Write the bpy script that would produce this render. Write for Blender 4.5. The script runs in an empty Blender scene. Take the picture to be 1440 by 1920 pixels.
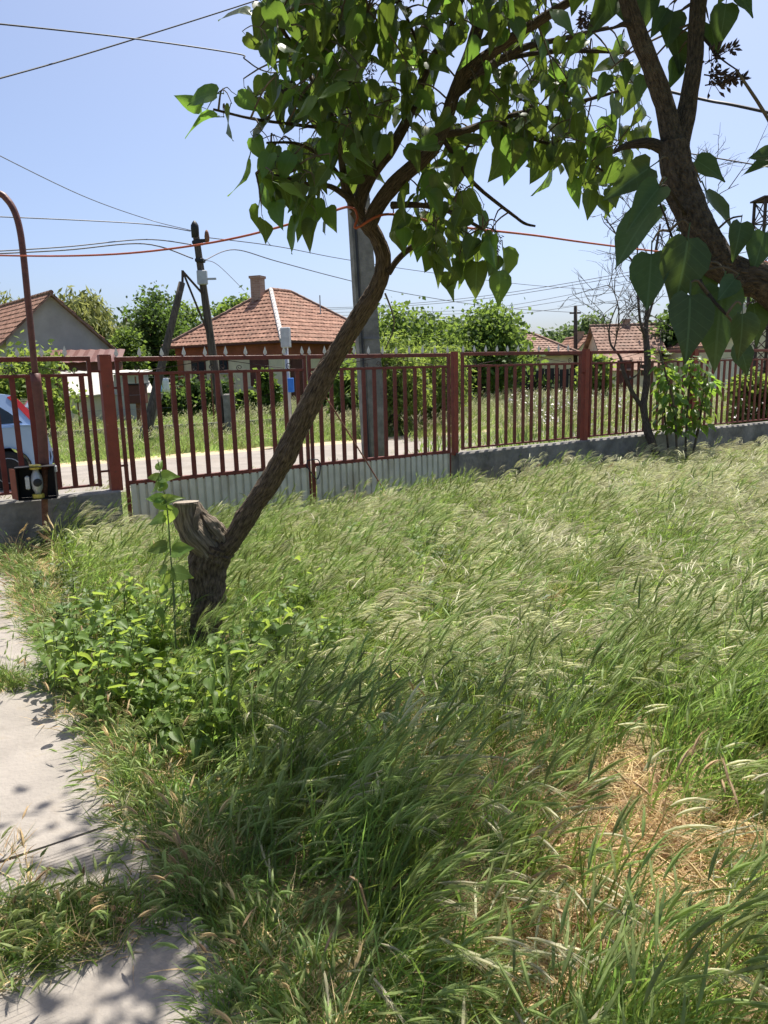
import bpy, math, random
import numpy as np
from mathutils import Vector, Matrix, noise

scene = bpy.context.scene
COL = scene.collection
R = math.radians

# ------------------------------------------------------------------ camera
F = 1386.0
PITCH, ROLL, CAMH = R(10.8), R(1.45), 1.6
_r0 = Vector((1, 0, 0)); FWD = Vector((0, math.cos(PITCH), -math.sin(PITCH))); _u0 = Vector((0, math.sin(PITCH), math.cos(PITCH)))
RGT = math.cos(ROLL) * _r0 - math.sin(ROLL) * _u0
UP = math.sin(ROLL) * _r0 + math.cos(ROLL) * _u0
CAM = Vector((0, 0, CAMH))
cd = bpy.data.cameras.new('camera'); cam = bpy.data.objects.new('camera', cd); COL.objects.link(cam)
cd.sensor_fit = 'VERTICAL'; cd.sensor_height = 36.0; cd.sensor_width = 27.0; cd.lens = 36.0 * F / 1920.0
cd.clip_start = 0.05; cd.clip_end = 3000
m = Matrix((RGT, UP, -FWD)).transposed().to_4x4(); m.translation = CAM
cam.matrix_world = m
scene.camera = cam

# ------------------------------------------------------------------ light
SUN_EL, SUN_AZ = R(66), R(20)          # azimuth measured from +Y towards +X
world = bpy.data.worlds.new('World'); scene.world = world; world.use_nodes = True
nt = world.node_tree; nt.nodes.clear()
wo = nt.nodes.new('ShaderNodeOutputWorld'); bg = nt.nodes.new('ShaderNodeBackground'); sky = nt.nodes.new('ShaderNodeTexSky')
sky.sky_type = 'NISHITA'; sky.sun_disc = False; sky.sun_elevation = SUN_EL; sky.sun_rotation = SUN_AZ
sky.air_density = .68; sky.dust_density = 3.1; sky.ozone_density = 3.6; sky.altitude = 100
bg.inputs['Strength'].default_value = 0.107
nt.links.new(sky.outputs[0], bg.inputs[0]); nt.links.new(bg.outputs[0], wo.inputs[0])
sd = bpy.data.lights.new('sun', 'SUN'); sd.energy = 5.0; sd.angle = R(0.53); sd.color = (1.0, 0.95, 0.86)
sun = bpy.data.objects.new('sun', sd); COL.objects.link(sun)
SUNV = Vector((math.sin(SUN_AZ) * math.cos(SUN_EL), math.cos(SUN_AZ) * math.cos(SUN_EL), math.sin(SUN_EL)))
sun.rotation_euler = SUNV.to_track_quat('Z', 'Y').to_euler(); sun.location = (0, 0, 30)
vs = scene.view_settings; vs.view_transform = 'Standard'; vs.look = 'None'; vs.gamma = 1.0; vs.exposure = 0.92; vs.use_curve_mapping = False
scene.cycles.max_bounces = 5; scene.cycles.diffuse_bounces = 3; scene.cycles.transmission_bounces = 3; scene.cycles.glossy_bounces = 2

# ------------------------------------------------------------------ geometry of the view
def ray(px, py): return FWD + RGT * ((px - 720) / F) - UP * ((py - 960) / F)
def at(px, py, t): return CAM + ray(px, py) * t
def gnd(px, py, z=0.0):
    d = ray(px, py); return CAM + d * ((z - CAMH) / d.z)
def gd(px, d, z=0.0):            # point on the ground under column px at forward distance d (world y)
    q = ray(px, 700); s = d / q.y; p = CAM + q * s; return Vector((p.x, p.y, z))
TH = R(58.1); FU = Vector((math.sin(TH), math.cos(TH), 0)); FN = Vector((-math.cos(TH), math.sin(TH), 0)); FD = 7.75
FROT = math.atan2(FU.y, FU.x)
def fs(px, py=690, off=0.0):     # coordinate along the fence line seen at px
    d = ray(px, py); t = (FD + off) / d.dot(FN); return (CAM + d * t).dot(FU)
def fz(px, py, off=0.0):
    d = ray(px, py); t = (FD + off) / d.dot(FN); return (CAM + d * t).z
def fpt(s, off=0.0, z=0.0):
    p = FU * s + FN * (FD + off); return Vector((p.x, p.y, z))
def proj_np(P):
    d = P - np.array(CAM); z = d @ np.array(FWD); z = np.where(z < .05, .05, z)
    return 720 + F * (d @ np.array(RGT)) / z, 960 - F * (d @ np.array(UP)) / z, z

# ------------------------------------------------------------------ materials
MATS = {}
def mat(name, base, rough=0.7, var=0.25, scale=8.0, second=None, bump=0.0, bscale=40.0, metal=0.0, spec=0.3, coord='Object', trans=None, tmix=0.0, rnd=0.0, stretch=None):
    M = bpy.data.materials.new(name); M.use_nodes = True; n = M.node_tree; n.nodes.clear(); L = n.links.new
    out = n.nodes.new('ShaderNodeOutputMaterial'); p = n.nodes.new('ShaderNodeBsdfPrincipled')
    p.inputs['Roughness'].default_value = rough; p.inputs['Metallic'].default_value = metal; p.inputs['Specular IOR Level'].default_value = spec
    tc = n.nodes.new('ShaderNodeTexCoord'); src = tc.outputs[coord]
    if stretch:
        mp = n.nodes.new('ShaderNodeMapping'); mp.inputs['Scale'].default_value = stretch; L(src, mp.inputs[0]); src = mp.outputs[0]
    nz = n.nodes.new('ShaderNodeTexNoise'); nz.inputs['Scale'].default_value = scale; nz.inputs['Detail'].default_value = 6; nz.inputs['Roughness'].default_value = .62
    L(src, nz.inputs['Vector'])
    cr = n.nodes.new('ShaderNodeValToRGB')
    a = tuple(max(0, c * (1 - var)) for c in base); b = second if second else tuple(min(1, c * (1 + var)) for c in base)
    cr.color_ramp.elements[0].color = (*a, 1); cr.color_ramp.elements[1].color = (*b, 1)
    cr.color_ramp.elements[0].position = .34; cr.color_ramp.elements[1].position = .66
    L(nz.outputs[0], cr.inputs[0]); col = cr.outputs[0]
    if rnd:
        oi = n.nodes.new('ShaderNodeObjectInfo'); hs = n.nodes.new('ShaderNodeHueSaturation')
        mr = n.nodes.new('ShaderNodeMapRange'); mr.inputs[3].default_value = 1 - rnd; mr.inputs[4].default_value = 1 + rnd
        mh = n.nodes.new('ShaderNodeMapRange'); mh.inputs[3].default_value = .5 - rnd * .07; mh.inputs[4].default_value = .5 + rnd * .05
        L(oi.outputs['Random'], mr.inputs[0]); L(oi.outputs['Random'], mh.inputs[0])
        L(mr.outputs[0], hs.inputs['Value']); L(mh.outputs[0], hs.inputs['Hue']); L(col, hs.inputs['Color']); col = hs.outputs[0]
    L(col, p.inputs['Base Color'])
    if bump:
        n2 = n.nodes.new('ShaderNodeTexNoise'); n2.inputs['Scale'].default_value = bscale; n2.inputs['Detail'].default_value = 8; L(src, n2.inputs['Vector'])
        bp = n.nodes.new('ShaderNodeBump'); bp.inputs['Strength'].default_value = bump; bp.inputs['Distance'].default_value = .02
        L(n2.outputs[0], bp.inputs['Height']); L(bp.outputs[0], p.inputs['Normal'])
    if trans:
        tr = n.nodes.new('ShaderNodeBsdfTranslucent'); tr.inputs[0].default_value = (*trans, 1)
        if rnd:
            hx = n.nodes.new('ShaderNodeHueSaturation'); hx.inputs['Color'].default_value = (*trans, 1); L(mr.outputs[0], hx.inputs['Value']); L(mh.outputs[0], hx.inputs['Hue']); L(hx.outputs[0], tr.inputs[0])
        mx = n.nodes.new('ShaderNodeMixShader'); mx.inputs[0].default_value = tmix; L(p.outputs[0], mx.inputs[1]); L(tr.outputs[0], mx.inputs[2]); L(mx.outputs[0], out.inputs[0])
    else:
        L(p.outputs[0], out.inputs[0])
    MATS[name] = M; return M

def leafmat(name, base, trans, tmix=.42, rough=.36, rnd=.3, vein=1.6, spec=.35):
    """broad leaf: lighter midrib and side veins from the UV map, translucent"""
    M = mat(name, base, rough, .18, 9.0, rnd=rnd, trans=trans, tmix=tmix, spec=spec)
    n = M.node_tree; L = n.links.new
    p = [x for x in n.nodes if x.type == 'BSDF_PRINCIPLED'][0]
    old = p.inputs['Base Color'].links[0].from_socket
    uv = n.nodes.new('ShaderNodeUVMap'); sp = n.nodes.new('ShaderNodeSeparateXYZ'); L(uv.outputs[0], sp.inputs[0])
    def mth(op, a, b=None):
        x = n.nodes.new('ShaderNodeMath'); x.operation = op
        for i, q in enumerate((a, b)):
            if q is None: continue
            if isinstance(q, (int, float)): x.inputs[i].default_value = q
            else: L(q, x.inputs[i])
        return x.outputs[0]
    ax = mth('ABSOLUTE', mth('SUBTRACT', sp.outputs[0], .5))
    mid = mth('LESS_THAN', ax, .018)
    side = mth('LESS_THAN', mth('FRACT', mth('MULTIPLY', mth('SUBTRACT', sp.outputs[1], mth('MULTIPLY', ax, .7)), 6.5)), .085)
    v = mth('MAXIMUM', mid, mth('MULTIPLY', side, .45))
    mxx = n.nodes.new('ShaderNodeMix'); mxx.data_type = 'RGBA'; mxx.inputs[7].default_value = (*[min(1, c * vein + .015) for c in base], 1)
    L(v, mxx.inputs[0]); L(old, mxx.inputs[6]); L(mxx.outputs[2], p.inputs['Base Color'])
    return M

mat('ground', (.12, .125, .045), .95, .35, 1.3, second=(.12, .17, .045), bump=.6, bscale=14)
mat('soil', (.36, .26, .14), .95, .3, 3.5, second=(.22, .18, .08), bump=.8, bscale=35)
mat('road', (.235, .21, .185), .92, .14, 2.2, bump=.4, bscale=60)
mat('dryverge', (.42, .33, .21), .95, .25, 4, bump=.5, bscale=30)
mat('slab', (.25, .225, .198), .88, .13, 3.5, bump=.35, bscale=55)
mat('plinth', (.19, .18, .16), .92, .35, 3.0, second=(.29, .275, .25), bump=.55, bscale=25)
mat('red', (.135, .023, .017), .5, .25, 9, second=(.175, .034, .022), bump=.12, bscale=60, spec=.4)
mat('redpost', (.22, .046, .028), .55, .18, 5, bump=.12, bscale=40, spec=.35)
mat('pipe', (.11, .038, .03), .5, .25, 14, second=(.15, .05, .037), bump=.1, spec=.4)
mat('rust', (.19, .085, .05), .8, .4, 20, bump=.3)
mat('boxred', (.24, .075, .045), .6, .15, 9)
mat('boxblack', (.012, .011, .011), .7, .2, 9)
mat('spear', (.62, .60, .56), .6, .2, 20)
mat('sheet', (.60, .57, .47), .55, .12, 4, second=(.66, .63, .53), spec=.4)
mat('galv', (.42, .43, .45), .45, .15, 9, metal=.4)
mat('valve', (.42, .43, .43), .45, .15, 20, metal=.3)
mat('yellow', (.55, .44, .08), .5, .15, 20)
mat('cable', (.03, .03, .035), .6, .2, 6)
mat('wiregrey', (.16, .16, .18), .5, .2, 6)
mat('orange', (.36, .085, .035), .55, .15, 10)
mat('concpole', (.215, .20, .18), .92, .28, 6, second=(.29, .27, .245), bump=.7, bscale=45)
mat('woodpole', (.06, .05, .042), .9, .35, 6, second=(.13, .105, .085), bump=.7, bscale=20, stretch=(6, 6, .6))
mat('black', (.02, .02, .022), .55, .2, 8)
mat('bark', (.06, .04, .027), .95, .5, 16, second=(.19, .14, .095), bump=1.0, bscale=26, coord='UV', stretch=(2.6, 1.3, 1))
mat('barkB', (.06, .045, .034), .95, .5, 20, second=(.15, .115, .08), bump=1.0, bscale=40, coord='UV', stretch=(1.2, 3, 1))
mat('deadwood', (.11, .085, .06), .95, .5, 12, second=(.29, .235, .175), bump=.9, bscale=18, coord='UV', stretch=(2.5, .6, 1))
mat('cutwood', (.24, .19, .14), .9, .35, 22, second=(.36, .31, .25), bump=.4)
mat('deadbark', (.065, .052, .042), .95, .5, 14, second=(.15, .12, .10), bump=.8, bscale=26, coord='UV', stretch=(2.2, 1.2, 1))
mat('twig', (.075, .06, .042), .85, .3, 14, second=(.15, .12, .08))
mat('deadtwig', (.085, .075, .065), .9, .35, 14, second=(.16, .14, .12))
mat('greenstem', (.10, .13, .045), .7, .25, 14)
mat('seed', (.05, .035, .035), .8, .3, 20)
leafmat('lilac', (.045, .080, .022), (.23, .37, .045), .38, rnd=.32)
leafmat('lilac_shaded', (.034, .064, .022), (.12, .20, .035), .26, rough=.42, rnd=.18)  # darker, less translucent copy of lilac; canopy shade put into the colour
leafmat('sprout', (.095, .165, .035), (.38, .52, .08), .48, rough=.5)
leafmat('mulberry', (.075, .145, .028), (.28, .42, .05), .45)
mat('grass', (.115, .18, .035), .38, .28, 5, second=(.16, .21, .05), trans=(.46, .64, .12), tmix=.48, rnd=.35, spec=.5)
mat('grassdeep', (.08, .135, .03), .48, .25, 5, second=(.105, .16, .045), trans=(.32, .47, .09), tmix=.48, rnd=.35, spec=.5)  # deeper grass copy, its tone partly standing in for tree shade
mat('head', (.46, .47, .27), .5, .2, 9, second=(.60, .56, .40), trans=(.74, .74, .46), tmix=.5, rnd=.25, spec=.35)
mat('headgreen', (.23, .29, .10), .55, .2, 9, trans=(.48, .58, .20), tmix=.45, rnd=.25, spec=.3)  # greener, darker head copy, toned for heads lying in tree shade
mat('weed', (.075, .125, .035), .5, .25, 8, second=(.11, .16, .05), trans=(.28, .42, .08), tmix=.42, rnd=.3)
mat('straw', (.60, .43, .21), .7, .2, 9, second=(.70, .54, .31), trans=(.60, .43, .20), tmix=.35, rnd=.3)
mat('lawn', (.135, .195, .05), .65, .25, 5, second=(.19, .235, .075), trans=(.42, .55, .14), tmix=.35, rnd=.35)
FOL = {'dark': ((.048, .085, .026), (.15, .24, .045)), 'mid': ((.07, .12, .032), (.24, .35, .06)), 'light': ((.10, .155, .04), (.34, .44, .08)), 'willow': ((.15, .175, .06), (.34, .36, .11)), 'far': ((.075, .115, .05), (.16, .23, .07))}
for k, (b, t) in FOL.items(): mat('fol_' + k, b, .6, .3, 1.2, trans=t, tmix=.42, spec=.2)
mat('tile', (.22, .10, .065), .9, .4, 3.6, second=(.36, .20, .14), bump=.3, bscale=30)
mat('tilebrown', (.22, .125, .09), .9, .35, 3.4, second=(.34, .22, .17), bump=.3, bscale=30)
mat('mortar', (.5, .47, .45), .9, .2, 6, bump=.4)
mat('cream', (.68, .60, .42), .9, .1, 2, bump=.1)
mat('greywall', (.44, .41, .375), .95, .14, 1.1, bump=.3, bscale=20)
mat('terracotta', (.30, .095, .05), .8, .18, 3)
mat('brownpaint', (.10, .035, .027), .6, .2, 6)
mat('whitewash', (.42, .40, .36), .9, .12, 3)
mat('blueplinth', (.20, .27, .34), .9, .2, 3)
mat('blackwood', (.025, .024, .028), .8, .35, 6)
mat('carpaint', (.36, .48, .68), .28, .05, 2, metal=.25, spec=.5)
mat('glassdark', (.012, .02, .026), .08, .2, 3, spec=.6)
mat('tyre', (.018, .018, .018), .85, .2, 20)
mat('taillight', (.50, .03, .03), .2, .1, 6, spec=.6)
mat('plastic', (.03, .03, .035), .6, .2, 9)
mat('blue', (.03, .16, .55), .5, .1, 9)
mat('clothwhite', (.72, .75, .76), .9, .08, 9)
mat('clothblue', (.22, .40, .75), .9, .1, 9)
mat('steel', (.055, .035, .03), .7, .3, 9)
mat('flower', (.75, .70, .66), .8, .1, 9)

def wear(name, col, scale, lo, hi, amt=1.0, stretch=(1, 1, 1)):
    n = MATS[name].node_tree; L = n.links.new; p = [x for x in n.nodes if x.type == 'BSDF_PRINCIPLED'][0]; old = p.inputs['Base Color'].links[0].from_socket
    tc = n.nodes.new('ShaderNodeTexCoord'); mp = n.nodes.new('ShaderNodeMapping'); mp.inputs['Scale'].default_value = stretch; nz = n.nodes.new('ShaderNodeTexNoise'); nz.inputs['Scale'].default_value = scale; nz.inputs['Detail'].default_value = 9; nz.inputs['Roughness'].default_value = .68
    mr = n.nodes.new('ShaderNodeMapRange'); mr.inputs[1].default_value = lo; mr.inputs[2].default_value = hi; mr.inputs[4].default_value = amt; mx = n.nodes.new('ShaderNodeMix'); mx.data_type = 'RGBA'; mx.inputs[7].default_value = (*col, 1)
    geo = tc.outputs['Object']; L(geo, mp.inputs[0]); L(mp.outputs[0], nz.inputs['Vector']); L(nz.outputs[0], mr.inputs[0]); L(mr.outputs[0], mx.inputs[0]); L(old, mx.inputs[6]); L(mx.outputs[2], p.inputs['Base Color'])
wear('red', (.24, .085, .05), 9, .60, .68, .7); wear('red', (.05, .02, .016), 5, .60, .72, .6)
wear('redpost', (.11, .045, .03), 8, .60, .68, .8); wear('redpost', (.33, .12, .08), 14, .64, .70, .6)
wear('sheet', (.30, .24, .17), 3, .55, .75, .7, (1, 1, .35)); wear('plinth', (.10, .095, .085), 1.6, .50, .68, .75); wear('plinth', (.36, .34, .30), 4, .62, .74, .6)
wear('slab', (.13, .112, .092), 1.7, .52, .72, .6); wear('slab', (.29, .265, .235), 5, .60, .76, .6); wear('slab', (.15, .12, .09), 26, .66, .72, .7); wear('slab', (.20, .16, .11), 7, .56, .74, .5)
wear('greywall', (.30, .275, .25), .9, .50, .70, .6, (1, 1, .5)); wear('cream', (.45, .38, .26), 1.0, .52, .72, .6, (1, 1, .5))
wear('tile', (.13, .085, .06), 1.4, .50, .66, .55); wear('tilebrown', (.14, .10, .08), 1.4, .50, .66, .55); wear('concpole', (.13, .12, .105), 2.2, .54, .70, .6, (1, 1, .3)); wear('bark', (.24, .22, .18), 5, .62, .72, .6); wear('barkB', (.20, .19, .15), 9, .62, .70, .5); wear('road', (.24, .20, .16), .8, .5, .7, .6)
def brickmat(name, c1, c2, mortar, scale):
    M = bpy.data.materials.new(name); M.use_nodes = True; n = M.node_tree; p = n.nodes['Principled BSDF']; p.inputs['Roughness'].default_value = .9
    tc = n.nodes.new('ShaderNodeTexCoord'); mp = n.nodes.new('ShaderNodeMapping'); mp.inputs['Rotation'].default_value = (R(90), 0, 0)
    b = n.nodes.new('ShaderNodeTexBrick'); b.inputs['Color1'].default_value = (*c1, 1); b.inputs['Color2'].default_value = (*c2, 1); b.inputs['Mortar'].default_value = (*mortar, 1); b.inputs['Scale'].default_value = scale; b.inputs['Mortar Size'].default_value = .012
    b.inputs['Brick Width'].default_value = .5; b.inputs['Row Height'].default_value = .16
    n.links.new(tc.outputs['Object'], mp.inputs[0]); n.links.new(mp.outputs[0], b.inputs[0]); n.links.new(b.outputs[0], p.inputs['Base Color']); MATS[name] = M
brickmat('brick', (.30, .17, .12), (.40, .26, .19), (.42, .36, .31), 1.9)

# ------------------------------------------------------------------ builders
def link(o, parent=None):
    COL.objects.link(o)
    if parent is not None: o.parent = parent
    return o
def tag(o, label=None, cat=None, group=None, kind=None):
    if label: o['label'] = label
    if cat: o['category'] = cat
    if group: o['group'] = group
    if kind: o['kind'] = kind
    return o
def empty(name, loc=(0, 0, 0), rz=0.0, parent=None):
    o = bpy.data.objects.new(name, None); o.empty_display_size = .1; o.location = loc; o.rotation_euler = (0, 0, rz); return link(o, parent)
def cat_rom(pts, n=6):
    """resample a polyline of (Vector, radius) smoothly"""
    P = [p for p, _ in pts]; Q = [r for _, r in pts]; out = []
    if len(P) < 3:
        for i in range(n + 1):
            t = i / n; out.append((P[0].lerp(P[1], t), Q[0] * (1 - t) + Q[1] * t))
        return out
    for i in range(len(P) - 1):
        p0 = P[max(i - 1, 0)]; p1 = P[i]; p2 = P[i + 1]; p3 = P[min(i + 2, len(P) - 1)]
        for k in range(n):
            t = k / n; t2 = t * t; t3 = t2 * t
            out.append((.5 * ((2 * p1) + (p2 - p0) * t + (2 * p0 - 5 * p1 + 4 * p2 - p3) * t2 + (3 * p1 - p0 - 3 * p2 + p3) * t3), Q[i] * (1 - t) + Q[i + 1] * t))
    out.append((P[-1], Q[-1])); return out

class MB:
    def __init__(s): s.v = []; s.f = []; s.uv = {}; s.mi = []; s.cm = 0
    def add(s, verts, faces, uvs=None):
        o = len(s.v); s.v += [tuple(v) for v in verts]
        for i, f in enumerate(faces):
            if uvs is not None: s.uv[len(s.f)] = uvs[i]
            s.f.append([q + o for q in f]); s.mi.append(s.cm)
        return s
    def box(s, cx, cy, cz, sx, sy, sz, rz=0.0, bev=0.0):
        hx, hy, hz = sx / 2, sy / 2, sz / 2; c, n = math.cos(rz), math.sin(rz)
        if bev <= 0:
            V = [(x, y, z) for z in (-hz, hz) for x, y in ((-hx, -hy), (hx, -hy), (hx, hy), (-hx, hy))]
            Fc = [(3, 2, 1, 0), (4, 5, 6, 7), (0, 1, 5, 4), (1, 2, 6, 5), (2, 3, 7, 6), (3, 0, 4, 7)]
        else:
            b = bev; V = []
            for z, q in ((-hz, b), (-hz + b, 0), (hz - b, 0), (hz, b)):
                V += [(-hx + q, -hy + q, z), (hx - q, -hy + q, z), (hx - q, hy - q, z), (-hx + q, hy - q, z)]
            Fc = [(3, 2, 1, 0), (12, 13, 14, 15)] + [(4 * k + i, 4 * k + (i + 1) % 4, 4 * k + 4 + (i + 1) % 4, 4 * k + 4 + i) for k in range(3) for i in range(4)]
        return s.add([(cx + x * c - y * n, cy + x * n + y * c, cz + z) for x, y, z in V], Fc)
    def tube(s, pts, seg=8, smooth=6, rough=0.0, nscale=6.0, caps=True, flat_end=False):
        P = cat_rom(pts, smooth) if smooth else pts
        vs_, fs_, uv_ = [], [], []; ln = 0; prev = None; side = None
        for i, (p, r) in enumerate(P):
            d = (P[min(i + 1, len(P) - 1)][0] - P[max(i - 1, 0)][0])
            if d.length < 1e-9: d = Vector((0, 0, 1))
            d.normalize()
            if side is None: side = d.orthogonal().normalized()
            side = (side - d * side.dot(d)).normalized(); bi = d.cross(side)
            if prev is not None: ln += (p - prev).length
            prev = p
            for k in range(seg):
                a = 2 * math.pi * k / seg; q = side * math.cos(a) + bi * math.sin(a); rr = r
                if rough:
                    w = p + q * r
                    g_ = noise.noise(Vector((math.cos(a) * 3.2, math.sin(a) * 3.2, ln * nscale * .55)) * 1.7 + Vector((noise.noise(w * nscale * .5), 0, 0)))
                    rr = r * (1 + rough * (noise.noise(w * nscale * .6) * 1.1 + .7 * (1 - 2.2 * abs(g_)) - .35 + .35 * noise.noise(w * nscale * 3.5)))
                vs_.append(p + q * rr)
            if i:
                for k in range(seg):
                    a0 = (i - 1) * seg + k; a1 = (i - 1) * seg + (k + 1) % seg; fs_.append((a0, a1, a1 + seg, a0 + seg))
                    u0, u1 = k / seg, (k + 1) / seg; l0 = ln - (P[i][0] - P[i - 1][0]).length
                    uv_.append(((u0, l0), (u1, l0), (u1, ln), (u0, ln)))
        if caps:
            fs_.append(tuple(range(seg))[::-1]); uv_.append(tuple((.5, .5) for _ in range(seg)))
            fs_.append(tuple(range((len(P) - 1) * seg, len(P) * seg))); uv_.append(tuple((.5, .5) for _ in range(seg)))
        return s.add(vs_, fs_, uv_)
    def prism(s, prof, axis_len, off=0.0):
        """profile (x,z) extruded along y from off to off+axis_len"""
        n = len(prof); V = [(x, off, z) for x, z in prof] + [(x, off + axis_len, z) for x, z in prof]
        return s.add(V, [tuple(range(n)), tuple(range(2 * n - 1, n - 1, -1))] + [(i, n + i, n + (i + 1) % n, (i + 1) % n) for i in range(n)])
    def mesh(s, name, mats, smooth=False):
        me = bpy.data.meshes.new(name); me.from_pydata(s.v, [], s.f)
        for mm in (mats if isinstance(mats, (list, tuple)) else [mats]): me.materials.append(MATS[mm])
        if s.uv:
            ul = me.uv_layers.new(name='UVMap'); buf = np.zeros(len(me.loops) * 2, np.float32); k = 0
            for i, f in enumerate(s.f):
                q = s.uv.get(i)
                for j in range(len(f)):
                    if q: buf[k] = q[j][0]; buf[k + 1] = q[j][1]
                    k += 2
            ul.data.foreach_set('uv', buf)
        if any(s.mi): me.polygons.foreach_set('material_index', s.mi)
        if smooth: me.polygons.foreach_set('use_smooth', [True] * len(me.polygons))
        me.update(); return me
    def build(s, name, mats, parent=None, smooth=False, loc=None):
        """verts are in world space unless the parent has its own frame"""
        me = s.mesh(name, mats, smooth); o = bpy.data.objects.new(name, me); link(o, parent)
        if loc is not None: o.location = loc
        return o
    def build_w(s, name, mats, root, smooth=False):
        """verts given in world space, root unrotated: shift to the root's frame"""
        l = root.matrix_basis.translation; s.v = [(x - l.x, y - l.y, z - l.z) for x, y, z in s.v]
        return s.build(name, mats, root, smooth)

def one(name, mb, mats, label, cat, base, group=None, smooth=False, kind=None):
    """a thing that is one mesh, verts in world space, origin moved to its base"""
    b = Vector(base); mb.v = [(x - b.x, y - b.y, z - b.z) for x, y, z in mb.v]
    o = mb.build(name, mats, None, smooth, b); return tag(o, label, cat, group, kind)

# ------------------------------------------------------------------ ground, road, path
def sheet(name, pts, z, m):
    mb = MB(); mb.add([(p[0], p[1], z) for p in pts], [tuple(range(len(pts)))]); o = mb.build(name, m); return tag(o, kind='structure')
sheet('ground', [(-900, -300), (900, -300), (900, 1400), (-900, 1400)], 0.0, 'ground')
def strip(name, s0, s1, o0, o1, z, m):
    return sheet(name, [fpt(s0, o0), fpt(s1, o0), fpt(s1, o1), fpt(s0, o1)], z, m)
strip('yard_soil', -8, 16, -FD - 3, -.14, .004, 'soil')
strip('road', -120, 160, 3.0, 6.9, .008, 'road')
strip('dry_verge', -120, 160, 6.9, 7.6, .006, 'dryverge')
path = strip('path', -2.2, .50, -FD - 1, -.3, .008, 'soil')
rnd = random.Random(3)
for k, n0 in enumerate((-.95, .80, 2.55, 4.30, 6.05)):
    mb = MB()
    nx, ny = 14, 14; a = rnd.uniform(-.006, .006); L0, L1 = n0, n0 + 1.738
    V = []; Fc = []
    for j in range(ny + 1):
        for i in range(nx + 1):
            s = -1.5 + 2.02 * i / nx; n_ = L0 + (L1 - L0) * j / ny
            e = .02 * noise.noise(Vector((s * 3, n_ * 3, k))) if i in (0, nx) or j in (0, ny) else 0
            p = fpt(s + (e if i in (0, nx) else 0), n_ - FD + (e if j in (0, ny) else 0)); V.append((p.x, p.y, .038 + a * (i / nx - .5) + .004 * noise.noise(Vector((s * 2, n_ * 2, 5)))))
    for j in range(ny):
        for i in range(nx): q = j * (nx + 1) + i; Fc.append((q, q + 1, q + nx + 2, q + nx + 1))
    ring = [i for i in range(nx + 1)] + [(j + 1) * (nx + 1) - 1 for j in range(1, ny + 1)] + [ny * (nx + 1) + i for i in range(nx - 1, -1, -1)] + [j * (nx + 1) for j in range(ny - 1, 0, -1)]
    b0 = len(V); V += [(V[q][0], V[q][1], .001) for q in ring]
    for i in range(len(ring)): j = (i + 1) % len(ring); Fc.append((ring[j], ring[i], b0 + i, b0 + j))
    mb.add(V, Fc)
    if k == 1:      # this slab carries a fine pressed ridge pattern
        for q in range(90):
            n_ = L0 + .02 + q * .0187; p0 = fpt(-1.46, n_ - FD, .0375); p1 = fpt(.49, n_ - FD, .0375); w = FN * .004
            mb.add([p0 - w, p1 - w, p1 + w, p0 + w, p0 + Vector((0, 0, .0028)), p1 + Vector((0, 0, .0028))], [(0, 1, 5, 4), (2, 3, 4, 5)])
    mb.build('slab', 'slab', path)

# ------------------------------------------------------------------ fence and gates
FR = empty  # local frame: x along the fence, y outwards
def frame(name, s, off=0.0): return empty(name, fpt(s, off, 0), FROT)
def zpix(px, py): return fz(px, py)
Z_TOP, Z_R2, Z_GB = 1.80, 1.635, .535
Z_WALL = .485
def spear_mesh():
    mb = MB(); prof = [(-.006, 0), (-.006, .012), (-.015, .020), (-.013, .036), (0, .078), (.013, .036), (.015, .020), (.006, .012), (.006, 0)]
    n = len(prof); V = [(x, -.004, z) for x, z in prof] + [(x, .004, z) for x, z in prof]; V[4] = (0, 0, .078); V[n + 4] = (0, 0, .0781)
    mb.add(V, [tuple(range(n)), tuple(range(2 * n - 1, n - 1, -1))] + [(i, n + i, n + (i + 1) % n, (i + 1) % n) for i in range(n)])
    return mb.mesh('spear_tip', 'spear')
SPEAR = spear_mesh()
def bar_mesh(h, w=.048):
    mb = MB(); mb.box(0, 0, h / 2, w, .018, h, bev=.003); return mb.mesh('bar', 'red')
def scroll_mesh(sz, turns=1.35):
    mb = MB(); P = []
    for i in range(30):
        t = i / 29; a = -.5 * math.pi + t * turns * 2 * math.pi; r = sz * (.5 - .40 * t); P.append((Vector((r * math.cos(a), 0, sz * .5 + r * math.sin(a))), .0045))
    P = [(Vector((-sz * 1.1, 0, .004)), .0045)] + P
    mb.tube(P, 5, 0); return mb.mesh('scroll', 'steel', True)
SCROLL = scroll_mesh(.075)
BARS = {}
def inst(name, me, parent, loc, rot=(0, 0, 0), scale=(1, 1, 1)):
    o = bpy.data.objects.new(name, me); o.location = loc; o.rotation_euler = rot; o.scale = scale; return link(o, parent)
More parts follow.
